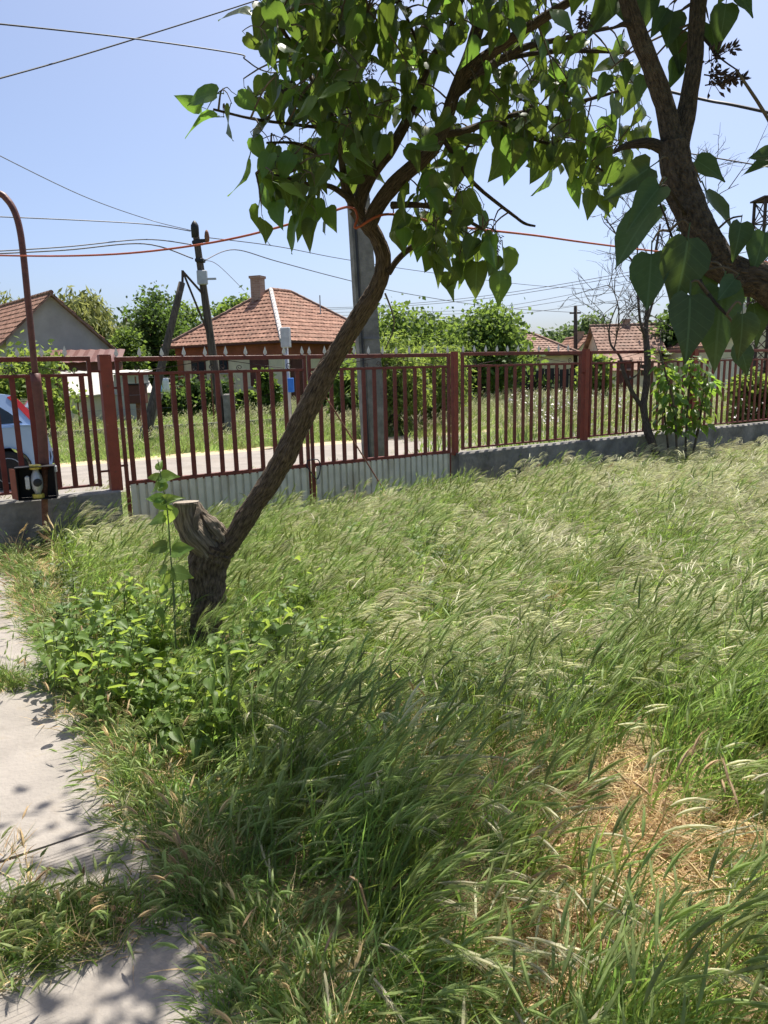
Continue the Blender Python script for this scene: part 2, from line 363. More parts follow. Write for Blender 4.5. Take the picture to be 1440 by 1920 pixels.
def panel(name, label, cat, s0, s1, z0, ztop, zr2, bar_s, spear_s=None, gate=False, group=None, stile=.035, seed=1, lean=0.0):
    rg = random.Random(seed); root = frame(name, s0); tag(root, label, cat, group); W = s1 - s0
    def part(n, cx, cz, sx, sz, dy=.035, y=0.0, m='red'):
        mb = MB(); mb.box(cx, y, cz, sx, dy, sz, bev=.003); return mb.build(n, m, root)
    part('top_rail', W / 2, ztop - .02, W, .046, .04)
    part('upper_rail', W / 2, zr2, W - 2 * stile - .004, .03, .03)
    zb = Z_GB if gate else z0 + .02
    part('lower_rail', W / 2, zb, W - 2 * stile - .004, .05 if gate else .024, .036 if gate else .028)
    for x in (stile / 2, W - stile / 2):
        zl = .05 if gate else z0; part('stile', x, (zl + ztop - .04) / 2, stile, ztop - .04 - zl, .034)
    h = round(zr2 - .012 - (zb + (.025 if gate else .012)), 3)
    if h not in BARS: BARS[h] = bar_mesh(h)
    for s in bar_s:
        inst('bar', BARS[h], root, (s - s0, rg.uniform(-.002, .002), zb + (.025 if gate else .012)), (0, rg.uniform(-.004, .004), 0))
    for s in (spear_s or []):
        inst('spear_tip', SPEAR, root, (s - s0, 0, ztop - .003), (rg.uniform(-.05, .05), rg.uniform(-.05, .05), 0), (1.35, 1.35, 1.35 * rg.uniform(.9, 1.12)))
    zc = zr2 + .012
    for fx, fl in ((.10, 1), (.38, 1), (.47, 1), (.53, -1), (.62, -1), (.90, -1)):
        inst('scroll', SCROLL, root, (fx * W, 0, zc), (0, 0, 0), (fl, 1, 1 if fx not in (.38, .62) else .8))
    for a, b in ((.13, .46), (.87, .54)):
        mb = MB(); mb.tube([(Vector((a * W, .002, zc + .012)), .004), (Vector(((a * .6 + b * .4) * W, .002, zc + .05)), .004), (Vector((b * W, .002, ztop - .042)), .004)], 5, 5); mb.build('rod', 'steel', root, True)
    if gate:
        mb = MB(); n = max(4, int((W - 2 * stile) / .085)); X = []; w = (W - 2 * stile - .006) / n; x0 = stile + .003
        for i in range(n):
            X += [(x0 + i * w, .0), (x0 + (i + .62) * w, .0), (x0 + (i + .70) * w, .024), (x0 + (i + .90) * w, .024)]
        X.append((x0 + n * w, 0)); V = []; Fc = []
        for z in (.06, Z_GB - .012): V += [(x, y - .012 - .020, z + .004 * math.sin(x * 9)) for x, y in X]
        q = len(X); Fc = [(i, i + 1, q + i + 1, q + i) for i in range(q - 1)]
        mb.add(V, Fc); o = mb.build('corrugated_sheet', 'sheet', root)
        so = o.modifiers.new('thickness', 'SOLIDIFY'); so.thickness = .0015
    root.rotation_euler = (lean, 0, FROT)
    return root
def span(a, b, n): return [a + (b - a) * i / (n - 1) for i in range(n)] if n > 1 else [a]

sL0, sL1 = fs(-150), fs(170); sP0 = fs(197); sG0, sGm, sG1 = fs(216), fs(575), fs(843)
sP1 = fs(852); sA0, sA1 = fs(865), fs(1089); sP2 = fs(1098); sB0 = fs(1106)
dA = sA1 - sA0; pit = dA / 14.0
left_bars = [fs(p) for p in (19, 51, 88, 119, 151)]; db = left_bars[-1] - left_bars[-2]
left_bars = [left_bars[0] - db * k for k in (4, 3, 2, 1)] + left_bars
panel('barred_fence', 'red barred steel fence panel on low wall in front of parked car', 'fence', sL0, sL1, Z_WALL + .045, Z_TOP + .01, Z_R2, left_bars, [sL1 - .02 - .205 * k for k in range(1, 8)], seed=5)
panel('gate_leaf', 'wide red gate leaf with corrugated sheet below, behind the tree stump', 'gate', sG0, sGm - .012, .05, Z_TOP, Z_R2, span(fs(233), fs(557), 13), span(sG0 + .02, sGm - .05, 10), True, seed=7)
panel('gate_leaf', 'red gate leaf with corrugated sheet below, in front of tall concrete pole', 'gate', sGm + .012, sG1, .05, Z_TOP, Z_R2, span(fs(598), fs(831), 13), span(sGm + .04, sG1 - .03, 11), True, seed=8)
panel('barred_fence', 'red barred fence panel with white spear tips beside the gate', 'fence', sA0, sA1, Z_WALL + .06, Z_TOP + .01, Z_R2, [sA0 + pit * (k + .9) for k in range(13)], [sA0 + .03 + .19 * k for k in range(11)], seed=9)
bB = [sB0 + pit * (k + .9) for k in range(14)]; sB1 = sB0 + pit * 15
panel('barred_fence', 'red barred fence panel behind the bare dead tree', 'fence', sB0, sB1, Z_WALL + .06, Z_TOP + .01, Z_R2, bB, seed=10)
sP3 = sB1 + .07; sC0 = sP3 + .07; sC1 = sC0 + pit * 30
panel('barred_fence', 'long red barred fence panel running past the leafy young shoot', 'fence', sC0, sC1, Z_WALL + .06, Z_TOP + .01, Z_R2, [sC0 + pit * (k + .9) for k in range(29)], seed=11)
def post(s, w, z0, z1, label, m='redpost', y=0.0, pins=()):
    root = frame('fence_post', s, y); tag(root, label, 'post', None)
    mb = MB(); mb.box(0, 0, (z0 + z1) / 2, w, w, z1 - z0, bev=.006); mb.build('shaft', m, root)
    mb = MB(); mb.box(0, 0, z1 + .002, w * .96, w * .96, .006); mb.build('cap', m, root)
    for x, z in pins:
        mb = MB(); mb.box(x, 0, z, .09, .02, .02); mb.build('hinge_pin', 'red', root)
post(sP0, .112, Z_WALL - .01, Z_TOP + .02, 'broad red steel gate post on the end of the low wall', pins=((-.1, 1.665), (-.1, .68), (.09, 1.5), (.09, .72)))
post(sP1, .07, Z_WALL + .0, Z_TOP + .02, 'red steel gate post between gate leaf and spear-tipped panel')
post(sP2, .08, Z_WALL + .0, Z_TOP + .035, 'red steel post between two fence panels beside the irises', pins=((-.055, 1.5),))
post(sP3, .09, Z_WALL + .0, Z_TOP + .02, 'red steel fence post hidden behind the leafy young shoot')
def wall_strip(name, label, s0, s1, h, th):
    mb = MB(); n = int((s1 - s0) / .22) + 1; V = []; Fc = []
    for i in range(n + 1):
        s = s0 + (s1 - s0) * i / n; e = .008 * noise.noise(Vector((s * 2, 0, 7)))
        for o_, z in ((-th / 2 - .01, -.05), (-th / 2 + e, h * .5), (-th / 2 + e, h - .015), (-th / 2 + .015, h + e * .6), (th / 2 - .015, h + e * .5), (th / 2, h - .015), (th / 2, -.05)):
            p = fpt(s, o_ - .0, z); V.append(p)
    for i in range(n):
        for k in range(6): a = i * 7 + k; Fc.append((a, a + 7, a + 8, a + 1))
    Fc += [tuple(range(7)), tuple(range(n * 7 + 6, n * 7 - 1, -1))]
    mb.add(V, Fc); return one(name, mb, 'plinth', label, 'wall', fpt(s0))
wall_strip('plinth_wall', 'low weathered concrete wall under the fence panel behind the gas pipe', fs(-260), fs(222, 930) + .005, Z_WALL, .22)
wall_strip('plinth_wall', 'long low concrete wall under the fence panels beside the tall grass', fs(853, 870) - .01, sC1 + 3, Z_WALL + .03, .20)
# lock, cable and prop rod at the gate
root = empty('gate_lock', fpt(sGm, -.06, .0)); tag(root, 'black cable lock looped round the meeting gate stiles', 'lock')
mb = MB(); P = [(fpt(sGm - .06, -.035, .60), .007), (fpt(sGm - .08, -.06, .54), .007), (fpt(sGm - .02, -.07, .44), .007), (fpt(sGm + .04, -.07, .38), .007), (fpt(sGm + .09, -.06, .50), .007), (fpt(sGm + .07, -.045, .60), .007), (fpt(sGm - .06, -.035, .60), .007)]
mb.tube(P, 6, 6); mb.build_w('cable_loop', 'cable', root, True)
mb = MB(); q = fpt(sGm + .045, -.075, .345); mb.box(q.x, q.y, q.z, .035, .022, .05, FROT, bev=.004); mb.build_w('padlock', 'valve', root)
a = fpt(fs(577, 700), -.07, 1.60); b = gnd(742, 955); mb = MB(); mb.tube([(b, .009), (a.lerp(b, .5) + Vector((0, 0, .01)), .009), (a, .008)], 6, 4)
one('prop_rod', mb, 'rust', 'thin rusty rod leaning against the gate from the grass', 'rod', b, smooth=True)

# ------------------------------------------------------------------ gas riser pipe with valve box
g0 = gnd(93, 1032); tb = (g0 - CAM).dot(FWD)
def onv(px, py):   # point above the riser line: same forward distance as the base
    d = ray(px, py); return CAM + d * (g0.y / d.y)
root = empty('gas_riser', g0); tag(root, 'brown gas riser pipe curving over above the open valve box', 'gas pipe')
zb_ = onv(85, 905).z
P = [(g0 + Vector((.02, 0, -.03)), .034), (g0 + Vector((.0, 0, .12)), .032), (g0 + Vector((-.01, 0, .3)), .029), (onv(84, 880), .029)]
mb = MB(); mb.tube(P, 10, 4, rough=.12, nscale=20); mb.build_w('lower_pipe', 'rust', root, True)
mb = MB(); mb.tube([(onv(83, 880), .046), (onv(78, 800), .046), (onv(66, 700), .046)], 10, 4); mb.build_w('sleeve', 'pipe', root, True)
P = [(onv(66, 702), .029), (onv(60, 640), .029), (onv(52, 560), .029), (onv(44, 480), .029), (onv(37, 430), .029), (onv(27, 396), .029), (onv(13, 374), .029), (onv(-5, 362), .029), (onv(-60, 356), .029), (onv(-150, 352), .029)]
mb = MB(); mb.tube(P, 10, 5); mb.build_w('upper_pipe', 'pipe', root, True)
box = empty('valve_box', onv(82, 930) + Vector((0, -.10, 0)), R(18)); tag(box, 'small open steel box with grey gas valve and yellow nuts', 'valve box')
def bpart(n, m, *a, **k):
    mb = MB(); mb.box(*a, **k); return mb.build(n, m, box)
BW, BH, BD = .32, .29, .16
bpart('back', 'boxblack', 0, .08, BH / 2, BW, .006, BH)
bpart('side', 'boxblack', BW / 2, 0, BH / 2, .006, BD - .008, BH); bpart('side', 'boxblack', -BW / 2 + .0, 0, BH / 2, .006, BD - .008, BH)
bpart('top', 'boxblack', 0, 0, BH + .004, BW + .02, BD, .006); bpart('bottom', 'boxblack', 0, 0, -.004, BW, BD, .006)
d_ = empty('door', (-BW / 2 - .004, -BD / 2, 0), R(-58), box)
mb = MB(); mb.box(-.055, 0, BH / 2, .11, .006, BH - .01); mb.build('door_leaf', 'boxred', d_)
def lathe(mb, prof, seg=14, c=(0, 0, 0), axis='z'):
    V = []; Fc = []
    for r, h in prof:
        for k in range(seg):
            a = 2 * math.pi * k / seg; p = (r * math.cos(a), r * math.sin(a), h)
            if axis == 'y': p = (p[0], p[2], p[1])
            if axis == 'x': p = (p[2], p[0], p[1])
            V.append((p[0] + c[0], p[1] + c[1], p[2] + c[2]))
    for i in range(len(prof) - 1):
        for k in range(seg): a0 = i * seg + k; a1 = i * seg + (k + 1) % seg; Fc.append((a0, a1, a1 + seg, a0 + seg))
    Fc += [tuple(range(seg))[::-1], tuple(range((len(prof) - 1) * seg, len(prof) * seg))]
    return mb.add(V, Fc)
mb = MB(); lathe(mb, [(.022, .03), (.03, .06), (.045, .09), (.052, .14), (.052, .17), (.045, .21), (.03, .24), (.022, .27)], c=(0, -.01, 0)); mb.build('valve_body', 'valve', box, True)
mb = MB(); lathe(mb, [(.03, -.09), (.036, -.085), (.036, -.05)], c=(.012, .0, .15), axis='y'); mb.build('valve_port', 'black', box, True)
mb = MB(); mb.box(-.075, -.03, .15, .035, .04, .13, bev=.012); mb.build('regulator', 'valve', box)
for z in (-.0, .27):
    mb = MB(); lathe(mb, [(.048, z + .0), (.052, z + .006), (.052, z + .034), (.047, z + .04)], 8, c=(0, -.012, 0)); mb.build('union_nut', 'yellow', box)
mb = MB(); mb.box(BW / 2 + .012, -.02, BH * .9, .018, .05, .06, bev=.005); mb.build('latch', 'galv', box)

# ------------------------------------------------------------------ poles
def tapered(name, m, root, p0, p1, w0, w1, d0, d1, rz=0):
    mb = MB(); V = []
    for p, w, d in ((p0, w0, d0), (p1, w1, d1)):
        for x, y in ((-.5, -.5), (.5, -.5), (.5, .5), (-.5, .5)):
            c, s = math.cos(rz), math.sin(rz); V.append((p.x + x * w * c - y * d * s, p.y + x * w * s + y * d * c, p.z))
    mb.add(V, [(3, 2, 1, 0), (4, 5, 6, 7), (0, 1, 5, 4), (1, 2, 6, 5), (2, 3, 7, 6), (3, 0, 4, 7)]); return mb.build_w(name, m, root)
tp = 12.4; pb = gd(697, 12.4); pt = at(646, -60, 12.9)
root = empty('utility_pole', pb); tag(root, 'tall tapered grey concrete utility pole behind the lilac crown', 'utility pole')
ptop = Vector((pt.x, pb.y + .1, pt.z)); PROT = R(20)
tapered('shaft', 'concpole', root, pb + Vector((.06, 0, -.1)), ptop + Vector((.03, 0, 0)), .29, .19, .30, .20, PROT)
tapered('side_rib', 'concpole', root, pb + Vector((-.11, -.10, -.1)), ptop + Vector((-.09, -.07, 0)), .10, .06, .20, .13, PROT)
for f in (.25, .5, .72):
    c = pb.lerp(ptop, f); mb = MB(); mb.box(c.x + .02, c.y, c.z, .345 - .11 * f, .345 - .11 * f, .03, PROT); mb.build_w('strap', 'wiregrey', root)
mb = MB(); mb.tube([(pb + Vector((-.07, -.26, 0)), .018), (pb.lerp(ptop, .35) + Vector((-.06, -.22, 0)), .018), (pb.lerp(ptop, .95) + Vector((-.03, -.15, 0)), .018)], 6, 3); mb.build_w('conduit', 'cable', root)
TOPC = ptop
# wooden pole with strut
def ptd(px, py, d): q = ray(px, py); return CAM + q * (d / q.y)
wb = gd(413, 20.2); wt_ = ptd(365, 424, 20.2)
root = empty('utility_pole', wb); tag(root, 'leaning wooden utility pole with black cap and insulators', 'utility pole')
mb = MB(); mb.tube([(wb + Vector((0, 0, -.1)), .13), (wb.lerp(wt_, .5), .105), (wt_, .08)], 12, 6, rough=.05, nscale=4); mb.build_w('shaft', 'woodpole', root, True)
mb = MB(); lathe(mb, [(.10, -.28), (.105, -.05), (.10, .02), (.06, .09), (.015, .14)], 12, wt_); mb.build_w('cap', 'black', root, True)
for zz, w in ((.42, .24), (.86, .22)):
    c = wt_ - (wt_ - wb).normalized() * zz; mb = MB(); mb.box(c.x + .02, c.y - .02, c.z, w, .24, .10, bev=.02); mb.build_w('clamp', 'black', root)
c = wt_ + Vector((.24, -.1, -.38)); mb = MB(); mb.box(c.x - .05, c.y, c.z, .26, .06, .08); mb.build_w('bracket', 'black', root)
mb = MB(); lathe(mb, [(.03, -.05), (.06, 0), (.065, .1), (.05, .2), (.02, .26)], 10, (c.x + .08, c.y, c.z)); mb.build_w('insulator', 'rust', root, True)
c = wt_ - (wt_ - wb).normalized() * 1.30; mb = MB(); mb.box(c.x + .04, c.y - .14, c.z, .26, .10, .36, bev=.02); mb.build_w('junction_box', 'galv', root)
mb = MB(); mb.box(c.x + .26, c.y - .14, c.z - .04, .28, .05, .05); mb.build_w('bracket', 'galv', root)
c = wb + Vector((.2, -.05, .55)); mb = MB(); mb.box(c.x, c.y, .45, .26, .3, 1.3, bev=.03); mb.build_w('concrete_stub', 'concpole', root)
sb = gd(258, 18.6); st_ = ptd(341, 530, 19.6)
root2 = empty('pole_strut', sb); tag(root2, 'slanted brace pole joined by steel arms to the wooden utility pole', 'pole')
mb = MB(); mb.tube([(sb + Vector((0, 0, -.1)), .13), (sb.lerp(st_, .3), .11), (st_, .08)], 12, 5, rough=.05, nscale=4); mb.build_w('shaft', 'woodpole', root2, True)
tip = st_ + Vector((.04, 0, .30))
mb = MB(); mb.tube([(st_ - Vector((0, 0, .2)), .035), (tip, .035)], 6, 2); mb.build_w('arm', 'steel', root2)
for zz in (1.75, 2.9):
    c = wt_ - (wt_ - wb).normalized() * zz; mb = MB(); mb.tube([(tip - Vector((0, 0, .02)), .03), (c, .03)], 6, 2); mb.build_w('arm', 'steel', root2)
c = sb + Vector((.02, .0, 0)); tapered('concrete_stub', 'concpole', root2, c + Vector((-.12, .12, -.1)), sb.lerp(st_, .30) + Vector((.02, .2, 0)), .26, .22, .2, .2)
# galvanised post with cabinet and blue box
qb = gd(541, 17.0); qt = ptd(534, 616, 17.0)
root = empty('meter_post', qb); tag(root, 'grey galvanised post with small cabinet on top and blue box', 'post')
mb = MB(); mb.tube([(qb - Vector((0, 0, .05)), .045), (qt + Vector((.0, .02, -.1)), .045)], 8, 2); mb.build_w('shaft', 'galv', root, True)
mb = MB(); mb.box(qt.x + .02, qt.y - .07, qt.z - .2, .20, .13, .44, R(-12), bev=.015); mb.build_w('cabinet', 'galv', root)
c = ptd(546, 722, 17.0); mb = MB(); mb.box(c.x, c.y - .06, c.z, .13, .10, .32, bev=.01); mb.build_w('blue_box', 'blue', root)
# far thin pole on the right
rb = gd(1080, 48); rt = ptd(1079, 573, 48)
root = empty('utility_pole', rb); tag(root, 'thin grey far utility pole standing over the brown roofs', 'utility pole')
mb = MB(); mb.tube([(rb, .15), (rt, .11)], 8, 3); mb.build_w('shaft', 'woodpole', root, True)
mb = MB(); mb.box(rt.x + .0, rt.y, rt.z - .45, .7, .1, .1); mb.build_w('crossarm', 'steel', root)
# lattice tower
lb = gd(1424, 30); W_ = .86; htop = ptd(1424, 376, 30).z
root = empty('lattice_tower', lb); tag(root, 'dark rusty steel lattice tower rising beyond the lilac branch', 'tower')
cs = [Vector((lb.x + sx * W_ / 2, lb.y + sy * W_ / 2, 0)) for sx, sy in ((-1, -1), (1, -1), (1, 1), (-1, 1))]
for c in cs:
    mb = MB(); mb.box(c.x, c.y, htop / 2, .09, .09, htop); mb.build_w('leg', 'steel', root)
nl = int(htop / .8)
for k in range(nl + 1):
    z = htop - k * .8
    mb = MB()
    for i in range(4):
        a, b = cs[i], cs[(i + 1) % 4]; mb.tube([(Vector((a.x, a.y, z)), .03), (Vector((b.x, b.y, z)), .03)], 4, 1)
        if k < nl: mb.tube([(Vector((a.x, a.y, z)), .022), (Vector((b.x, b.y, z - .8)), .022)], 4, 1); mb.tube([(Vector((b.x, b.y, z)), .022), (Vector((a.x, a.y, z - .8)), .022)], 4, 1)
    mb.build_w('brace', 'steel', root)
mb = MB(); mb.box(lb.x, lb.y, htop + .04, W_ + .25, W_ + .25, .06); mb.build_w('top_plate', 'steel', root)
c = ptd(1388, 578, 29.4); mb = MB(); lathe(mb, [(.10, -.35), (.22, -.28), (.2, -.1), (.24, -.02), (.16, .06), (.2, .14), (.08, .24)], 12, c); mb.build_w('insulator', 'whitewash', root, True)
mb = MB(); mb.tube([(c + Vector((0, 0, .1)), .03), (Vector((cs[0].x, cs[0].y, c.z + .3)), .03)], 5, 2); mb.build_w('insulator_arm', 'steel', root)

# ------------------------------------------------------------------ cables
def cable(name, label, pts, r, m='cable', group=None, cat='cable', seg=5, n=8):
    mb = MB(); mb.tube([(p, r) for p in pts], seg, n); return one(name, mb, m, label, cat, pts[0], group, True)
cable('overhead_cable', 'black cable sagging into a loop beside the lilac crown', [at(-60, 39, 9), at(230, 70, 10.2), at(440, 100, 11.4), at(458, 110, 11.5), at(480, 126, 11.7), at(500, 134, 11.9), at(525, 135, 12.1), at(648, 118, 12.35)], .011)
cable('overhead_cable', 'thin black cable crossing the sagging looped one', [at(-60, 163, 8.5), at(100, 119, 9.6), at(240, 77, 10.5), at(440, 14, 11.6), at(640, -52, 12.4)], .010)
gW = 'thin grey wires leading to the wooden pole'; lW = 'thin grey overhead wire running to the wooden utility pole'
cable('overhead_wire', lW, [at(-60, 262, 14), at(150, 365, 17), at(280, 412, 19.5), wt_ + Vector((-.1, 0, -.1))], .010, 'wiregrey', gW)
cable('overhead_wire', lW, [at(-60, 404, 17), at(150, 413, 18.5), at(280, 421, 19.6), wt_ + Vector((-.12, 0, -.12))], .014, 'wiregrey', gW)
cable('overhead_wire', lW, [at(-60, 474, 17), at(120, 463, 18.3), at(270, 449, 19.4), wt_ + Vector((-.12, 0, -.45))], .016, 'wiregrey', gW)
cable('overhead_wire', lW, [at(-60, 478, 16.4), at(120, 469, 18), at(270, 457, 19.3), wt_ + Vector((-.1, 0, -.80))], .018, 'wiregrey', gW)
c = wt_ - (wt_ - wb).normalized() * .85
cable('service_wire', 'thin wire dropping from the wooden pole to the hipped roof', [c + Vector((.1, 0, 0)), at(410, 498, 24), at(458, 545, 31)], .011, 'wiregrey')
cable('overhead_wire', 'grey wire crossing behind the concrete pole to the far thin pole', [c + Vector((.14, 0, 0)), at(440, 468, 21.3), at(520, 490, 23.5), at(640, 522, 28), at(760, 550, 34), at(930, 576, 41), rt + Vector((0, 0, -.42))], .016, 'wiregrey')
cable('overhead_wire', 'pale grey wire passing above the bright shrubs', [wt_ + Vector((.3, -.1, -.3)), at(520, 462, 22), at(640, 485, 26), at(800, 510, 31), at(1000, 535, 38), at(1200, 548, 46)], .013, 'wiregrey')
gH = 'power lines running to the lattice tower'; lH = 'far grey power line strung towards the lattice tower'
tw = Vector((lb.x - W_ / 2, lb.y, htop))
for k, (ya, yb, yc, dz) in enumerate(((574, 556, 512, -1.5), (577, 561, 518, -1.8), (584, 580, 533, -2.2), (590, 586, 545, -2.7), (596, 596, 562, -3.4))):
    cable('power_line', lH, [at(560, ya + 4, 60), at(700, ya, 56), at(900, yb, 47), at(1170, yc, 38), tw + Vector((0, 0, dz))], .017 if k < 2 else .013, 'wiregrey', gH)
cable('twisted_cable', 'thick twisted black cable emerging from behind the lilac branch', [at(1200, 158, 9), at(1320, 187, 8.6), at(1380, 198, 8.3), at(1520, 229, 8)], .018)
cable('overhead_wire', 'thin dark wire below the twisted cable', [at(1150, 262, 9), at(1300, 289, 8.6), at(1440, 313, 8.2), at(1520, 328, 8)], .008)
cable('guy_wire', 'thin wire from far pole down to the brown roofs', [rt + Vector((.05, 0, -.2)), at(1150, 622, 47)], .012, 'wiregrey')

# ------------------------------------------------------------------ roofs and houses
def tiles(A, B, C, D, course=.32, tw_=.24, lift=.045):
    """tile courses on the plane with eave A-B and top D-C (D above A): real steps and humps"""
    mb = MB(); e = (B - A); EL = e.length; e.normalize(); up = ((D + C) * .5 - (A + B) * .5); up = (up - e * up.dot(e)); H = up.length; up.normalize(); nrm = e.cross(up).normalized()
    if nrm.z < 0: nrm = -nrm
    dl = (D - A).dot(e); cr_ = (C - A).dot(e); n = max(2, int(H / course)); ch = H / n; rg = random.Random(int(EL * 100))
    for i in range(n):
        v0, v1 = i * ch, (i + 1) * ch; l0 = dl * v0 / H; r0 = EL + (cr_ - EL) * v0 / H; l1 = dl * v1 / H; r1 = EL + (cr_ - EL) * v1 / H
        lo, hi = min(l0, l1), max(r0, r1); k0 = int(lo / tw_) - 1; k1 = int(hi / tw_) + 2
        for k in range(k0, k1):
            off = (i % 2) * tw_ * .5; xa, xb = k * tw_ + off, (k + 1) * tw_ + off
            ax, bx_ = max(xa, l0), min(xb, r0); cx, dx = max(xa, l1), min(xb, r1)
            if bx_ - ax < .01: continue
            if dx < cx: cx = dx = max(l1, min(r1, (ax + bx_) / 2))
            j = rg.uniform(0, .012); P = lambda x, v, h: A + e * x + up * v + nrm * h
            ma, mc = (ax + bx_) / 2, (cx + dx) / 2
            mb.add([P(ax, v0, lift * .55 + j), P(ma, v0, lift + j), P(bx_, v0, lift * .55 + j), P(cx, v1, .004), P(mc, v1, .02), P(dx, v1, .004), P(ax, v0, -.01), P(bx_, v0, -.01), P(ma, v0, -.01)],
                   [(0, 1, 4, 3), (1, 2, 5, 4), (6, 8, 1, 0), (8, 7, 2, 1)])
    return mb
def ridge(mb, a, b, r=.11, n=None):
    L = (b - a).length; n = n or max(2, int(L / .4))
    for i in range(n):
        p = a.lerp(b, i / n); q = a.lerp(b, (i + 1.08) / n); mb.tube([(p + Vector((0, 0, .02)), r * 1.06), (q + Vector((0, 0, .02)), r * .92)], 8, 1)
def wallbox(name, m, root, corners, z0, z1):
    mb = MB(); n = len(corners); V = [(c.x, c.y, z0) for c in corners] + [(c.x, c.y, z1) for c in corners]
    mb.add(V, [tuple(range(n))[::-1], tuple(range(n, 2 * n))] + [(i, (i + 1) % n, n + (i + 1) % n, n + i) for i in range(n)]); return mb.build_w(name, m, root)
def wall_window(root, A, B, f, w, z0, z1, frame_m='brownpaint', pane_m='glassdark', sill=True, shutter=False):
    e = (B - A).normalized(); nrm = Vector((e.y, -e.x, 0)); c = A.lerp(B, f); ang = math.atan2(e.y, e.x); c = c + nrm * .02
    mb = MB(); mb.box(c.x, c.y, (z0 + z1) / 2, w, .07, z1 - z0, ang); wd = mb.build_w('window', frame_m, root)
    l = root.matrix_basis.translation
    cc = c + nrm * .025
    if not shutter:
        for sx in (-.25, .25):
            q = cc + e * (w * sx); mb = MB(); mb.box(q.x - l.x, q.y - l.y, (z0 + z1) / 2 - l.z, w * .40, .04, (z1 - z0) * .84, ang); mb.build('pane', pane_m, wd)
    else:
        for i in range(int((z1 - z0) / .12)):
            mb = MB(); mb.box(cc.x - l.x, cc.y - l.y, z0 + .08 + i * .12 - l.z, w * .9, .045, .085, ang); mb.build('slat', frame_m, wd)
    if sill:
        q = c + nrm * .05; mb = MB(); mb.box(q.x - l.x, q.y - l.y, z0 - .04 - l.z, w + .16, .14, .05, ang); mb.build('sill', 'whitewash', wd)
    return wd
def chimney(root, c, w, z0, z1, m='brick'):
    l = root.matrix_basis.translation
    mb = MB(); mb.box(0, 0, (z1 - z0) / 2, w, w, z1 - z0, R(-20)); o = mb.build('chimney', m, root, loc=(c.x - l.x, c.y - l.y, z0 - l.z))
    mb = MB(); mb.box(0, 0, z1 - z0 + .03, w + .1, w + .1, .12, R(-20)); mb.build('chimney_cap', m, o)
    return o
def hip_house(label, near, alpha, Ll, Lr, zw, zap, tile_m='tile', wall_m='cream', over=.45, band=True, chim=None, hip=True, name='house'):
    eL = Vector((-math.cos(alpha), math.sin(alpha), 0)); eR = Vector((math.sin(alpha), math.cos(alpha), 0))
    root = empty(name, near); tag(root, label, 'house')
    c0, c1, c2, c3 = near, near + eR * Lr, near + eR * Lr + eL * Ll, near + eL * Ll
    ins = lambda c, a, b: c
    wallbox('wall', wall_m, root, [c0, c1, c2, c3], 0, zw)
    if band:
        q = .05; wallbox('frieze', 'terracotta', root, [c0 - eL * q - eR * q, c1 - eL * q + eR * q, c2 + eL * q + eR * q, c3 + eL * q - eR * q], zw - .62, zw - .02)
        q = .04; wallbox('base_course', 'terracotta', root, [c0 - eL * q - eR * q, c1 - eL * q + eR * q, c2 + eL * q + eR * q, c3 + eL * q - eR * q], 0, .55)
    o = over; e0, e1, e2, e3 = c0 - eL * o - eR * o, c1 - eL * o + eR * o, c2 + eL * o + eR * o, c3 + eL * o - eR * o
    z = Vector((0, 0, zw - .05)); E = [e + z for e in (e0, e1, e2, e3)]
    wallbox('soffit', 'brownpaint', root, [e0, e1, e2, e3], zw - .13, zw - .055)
    mid = (c0 + c1 + c2 + c3) / 4
    if Lr >= Ll: ra, rb_ = mid - eR * ((Lr - Ll) / 2), mid + eR * ((Lr - Ll) / 2)
    else: ra, rb_ = mid - eL * ((Ll - Lr) / 2), mid + eL * ((Ll - Lr) / 2)
    LONG = Ll > Lr
    RA = Vector((ra.x, ra.y, zap)); RB = Vector((rb_.x, rb_.y, zap))
    rf = empty('roof', (0, 0, 0), 0, root)
    l = near
    def put(mb, m, nm): mb.v = [(x - l.x, y - l.y, zz - l.z) for x, y, zz in mb.v]; return mb.build(nm, m, rf)
    mb = MB(); up = Vector((0, 0, -.02)); mb.add([p + up for p in E] + [RA + up, RB + up], [(0, 1, 4), (1, 2, 5, 4), (2, 3, 5), (3, 0, 4, 5)] if LONG else [(0, 1, 5, 4), (1, 2, 5), (2, 3, 4, 5), (3, 0, 4)]); put(mb, tile_m, 'roof_deck')
    t = MB()
    for q in ((tiles(E[3], E[0], RA, RB), tiles(E[0], E[1], RA, RA)) if LONG else (tiles(E[3], E[0], RA, RA), tiles(E[0], E[1], RB, RA), tiles(E[1], E[2], RB, RB))): t.add(q.v, q.f)
    o_ = put(t, tile_m, 'roof_tiles'); o_['kind'] = 'stuff'
    mb = MB(); ridge(mb, E[0], RA); put(mb, 'mortar' if band else 'tilebrown', 'hip_ridge'); mb = MB(); ridge(mb, E[3], RB if LONG else RA, .10); put(mb, 'tilebrown', 'hip_ridge'); mb = MB(); ridge(mb, E[1], RA if LONG else RB, .10); put(mb, 'tilebrown', 'hip_ridge')
    if (RB - RA).length > .2: mb = MB(); ridge(mb, RA, RB, .1); put(mb, tile_m, 'ridge_cap')
    if chim: chimney(root, mid + eR * chim[0] + eL * chim[1], chim[2], chim[3], chim[4])
    return root, (c0, c1, c2, c3)

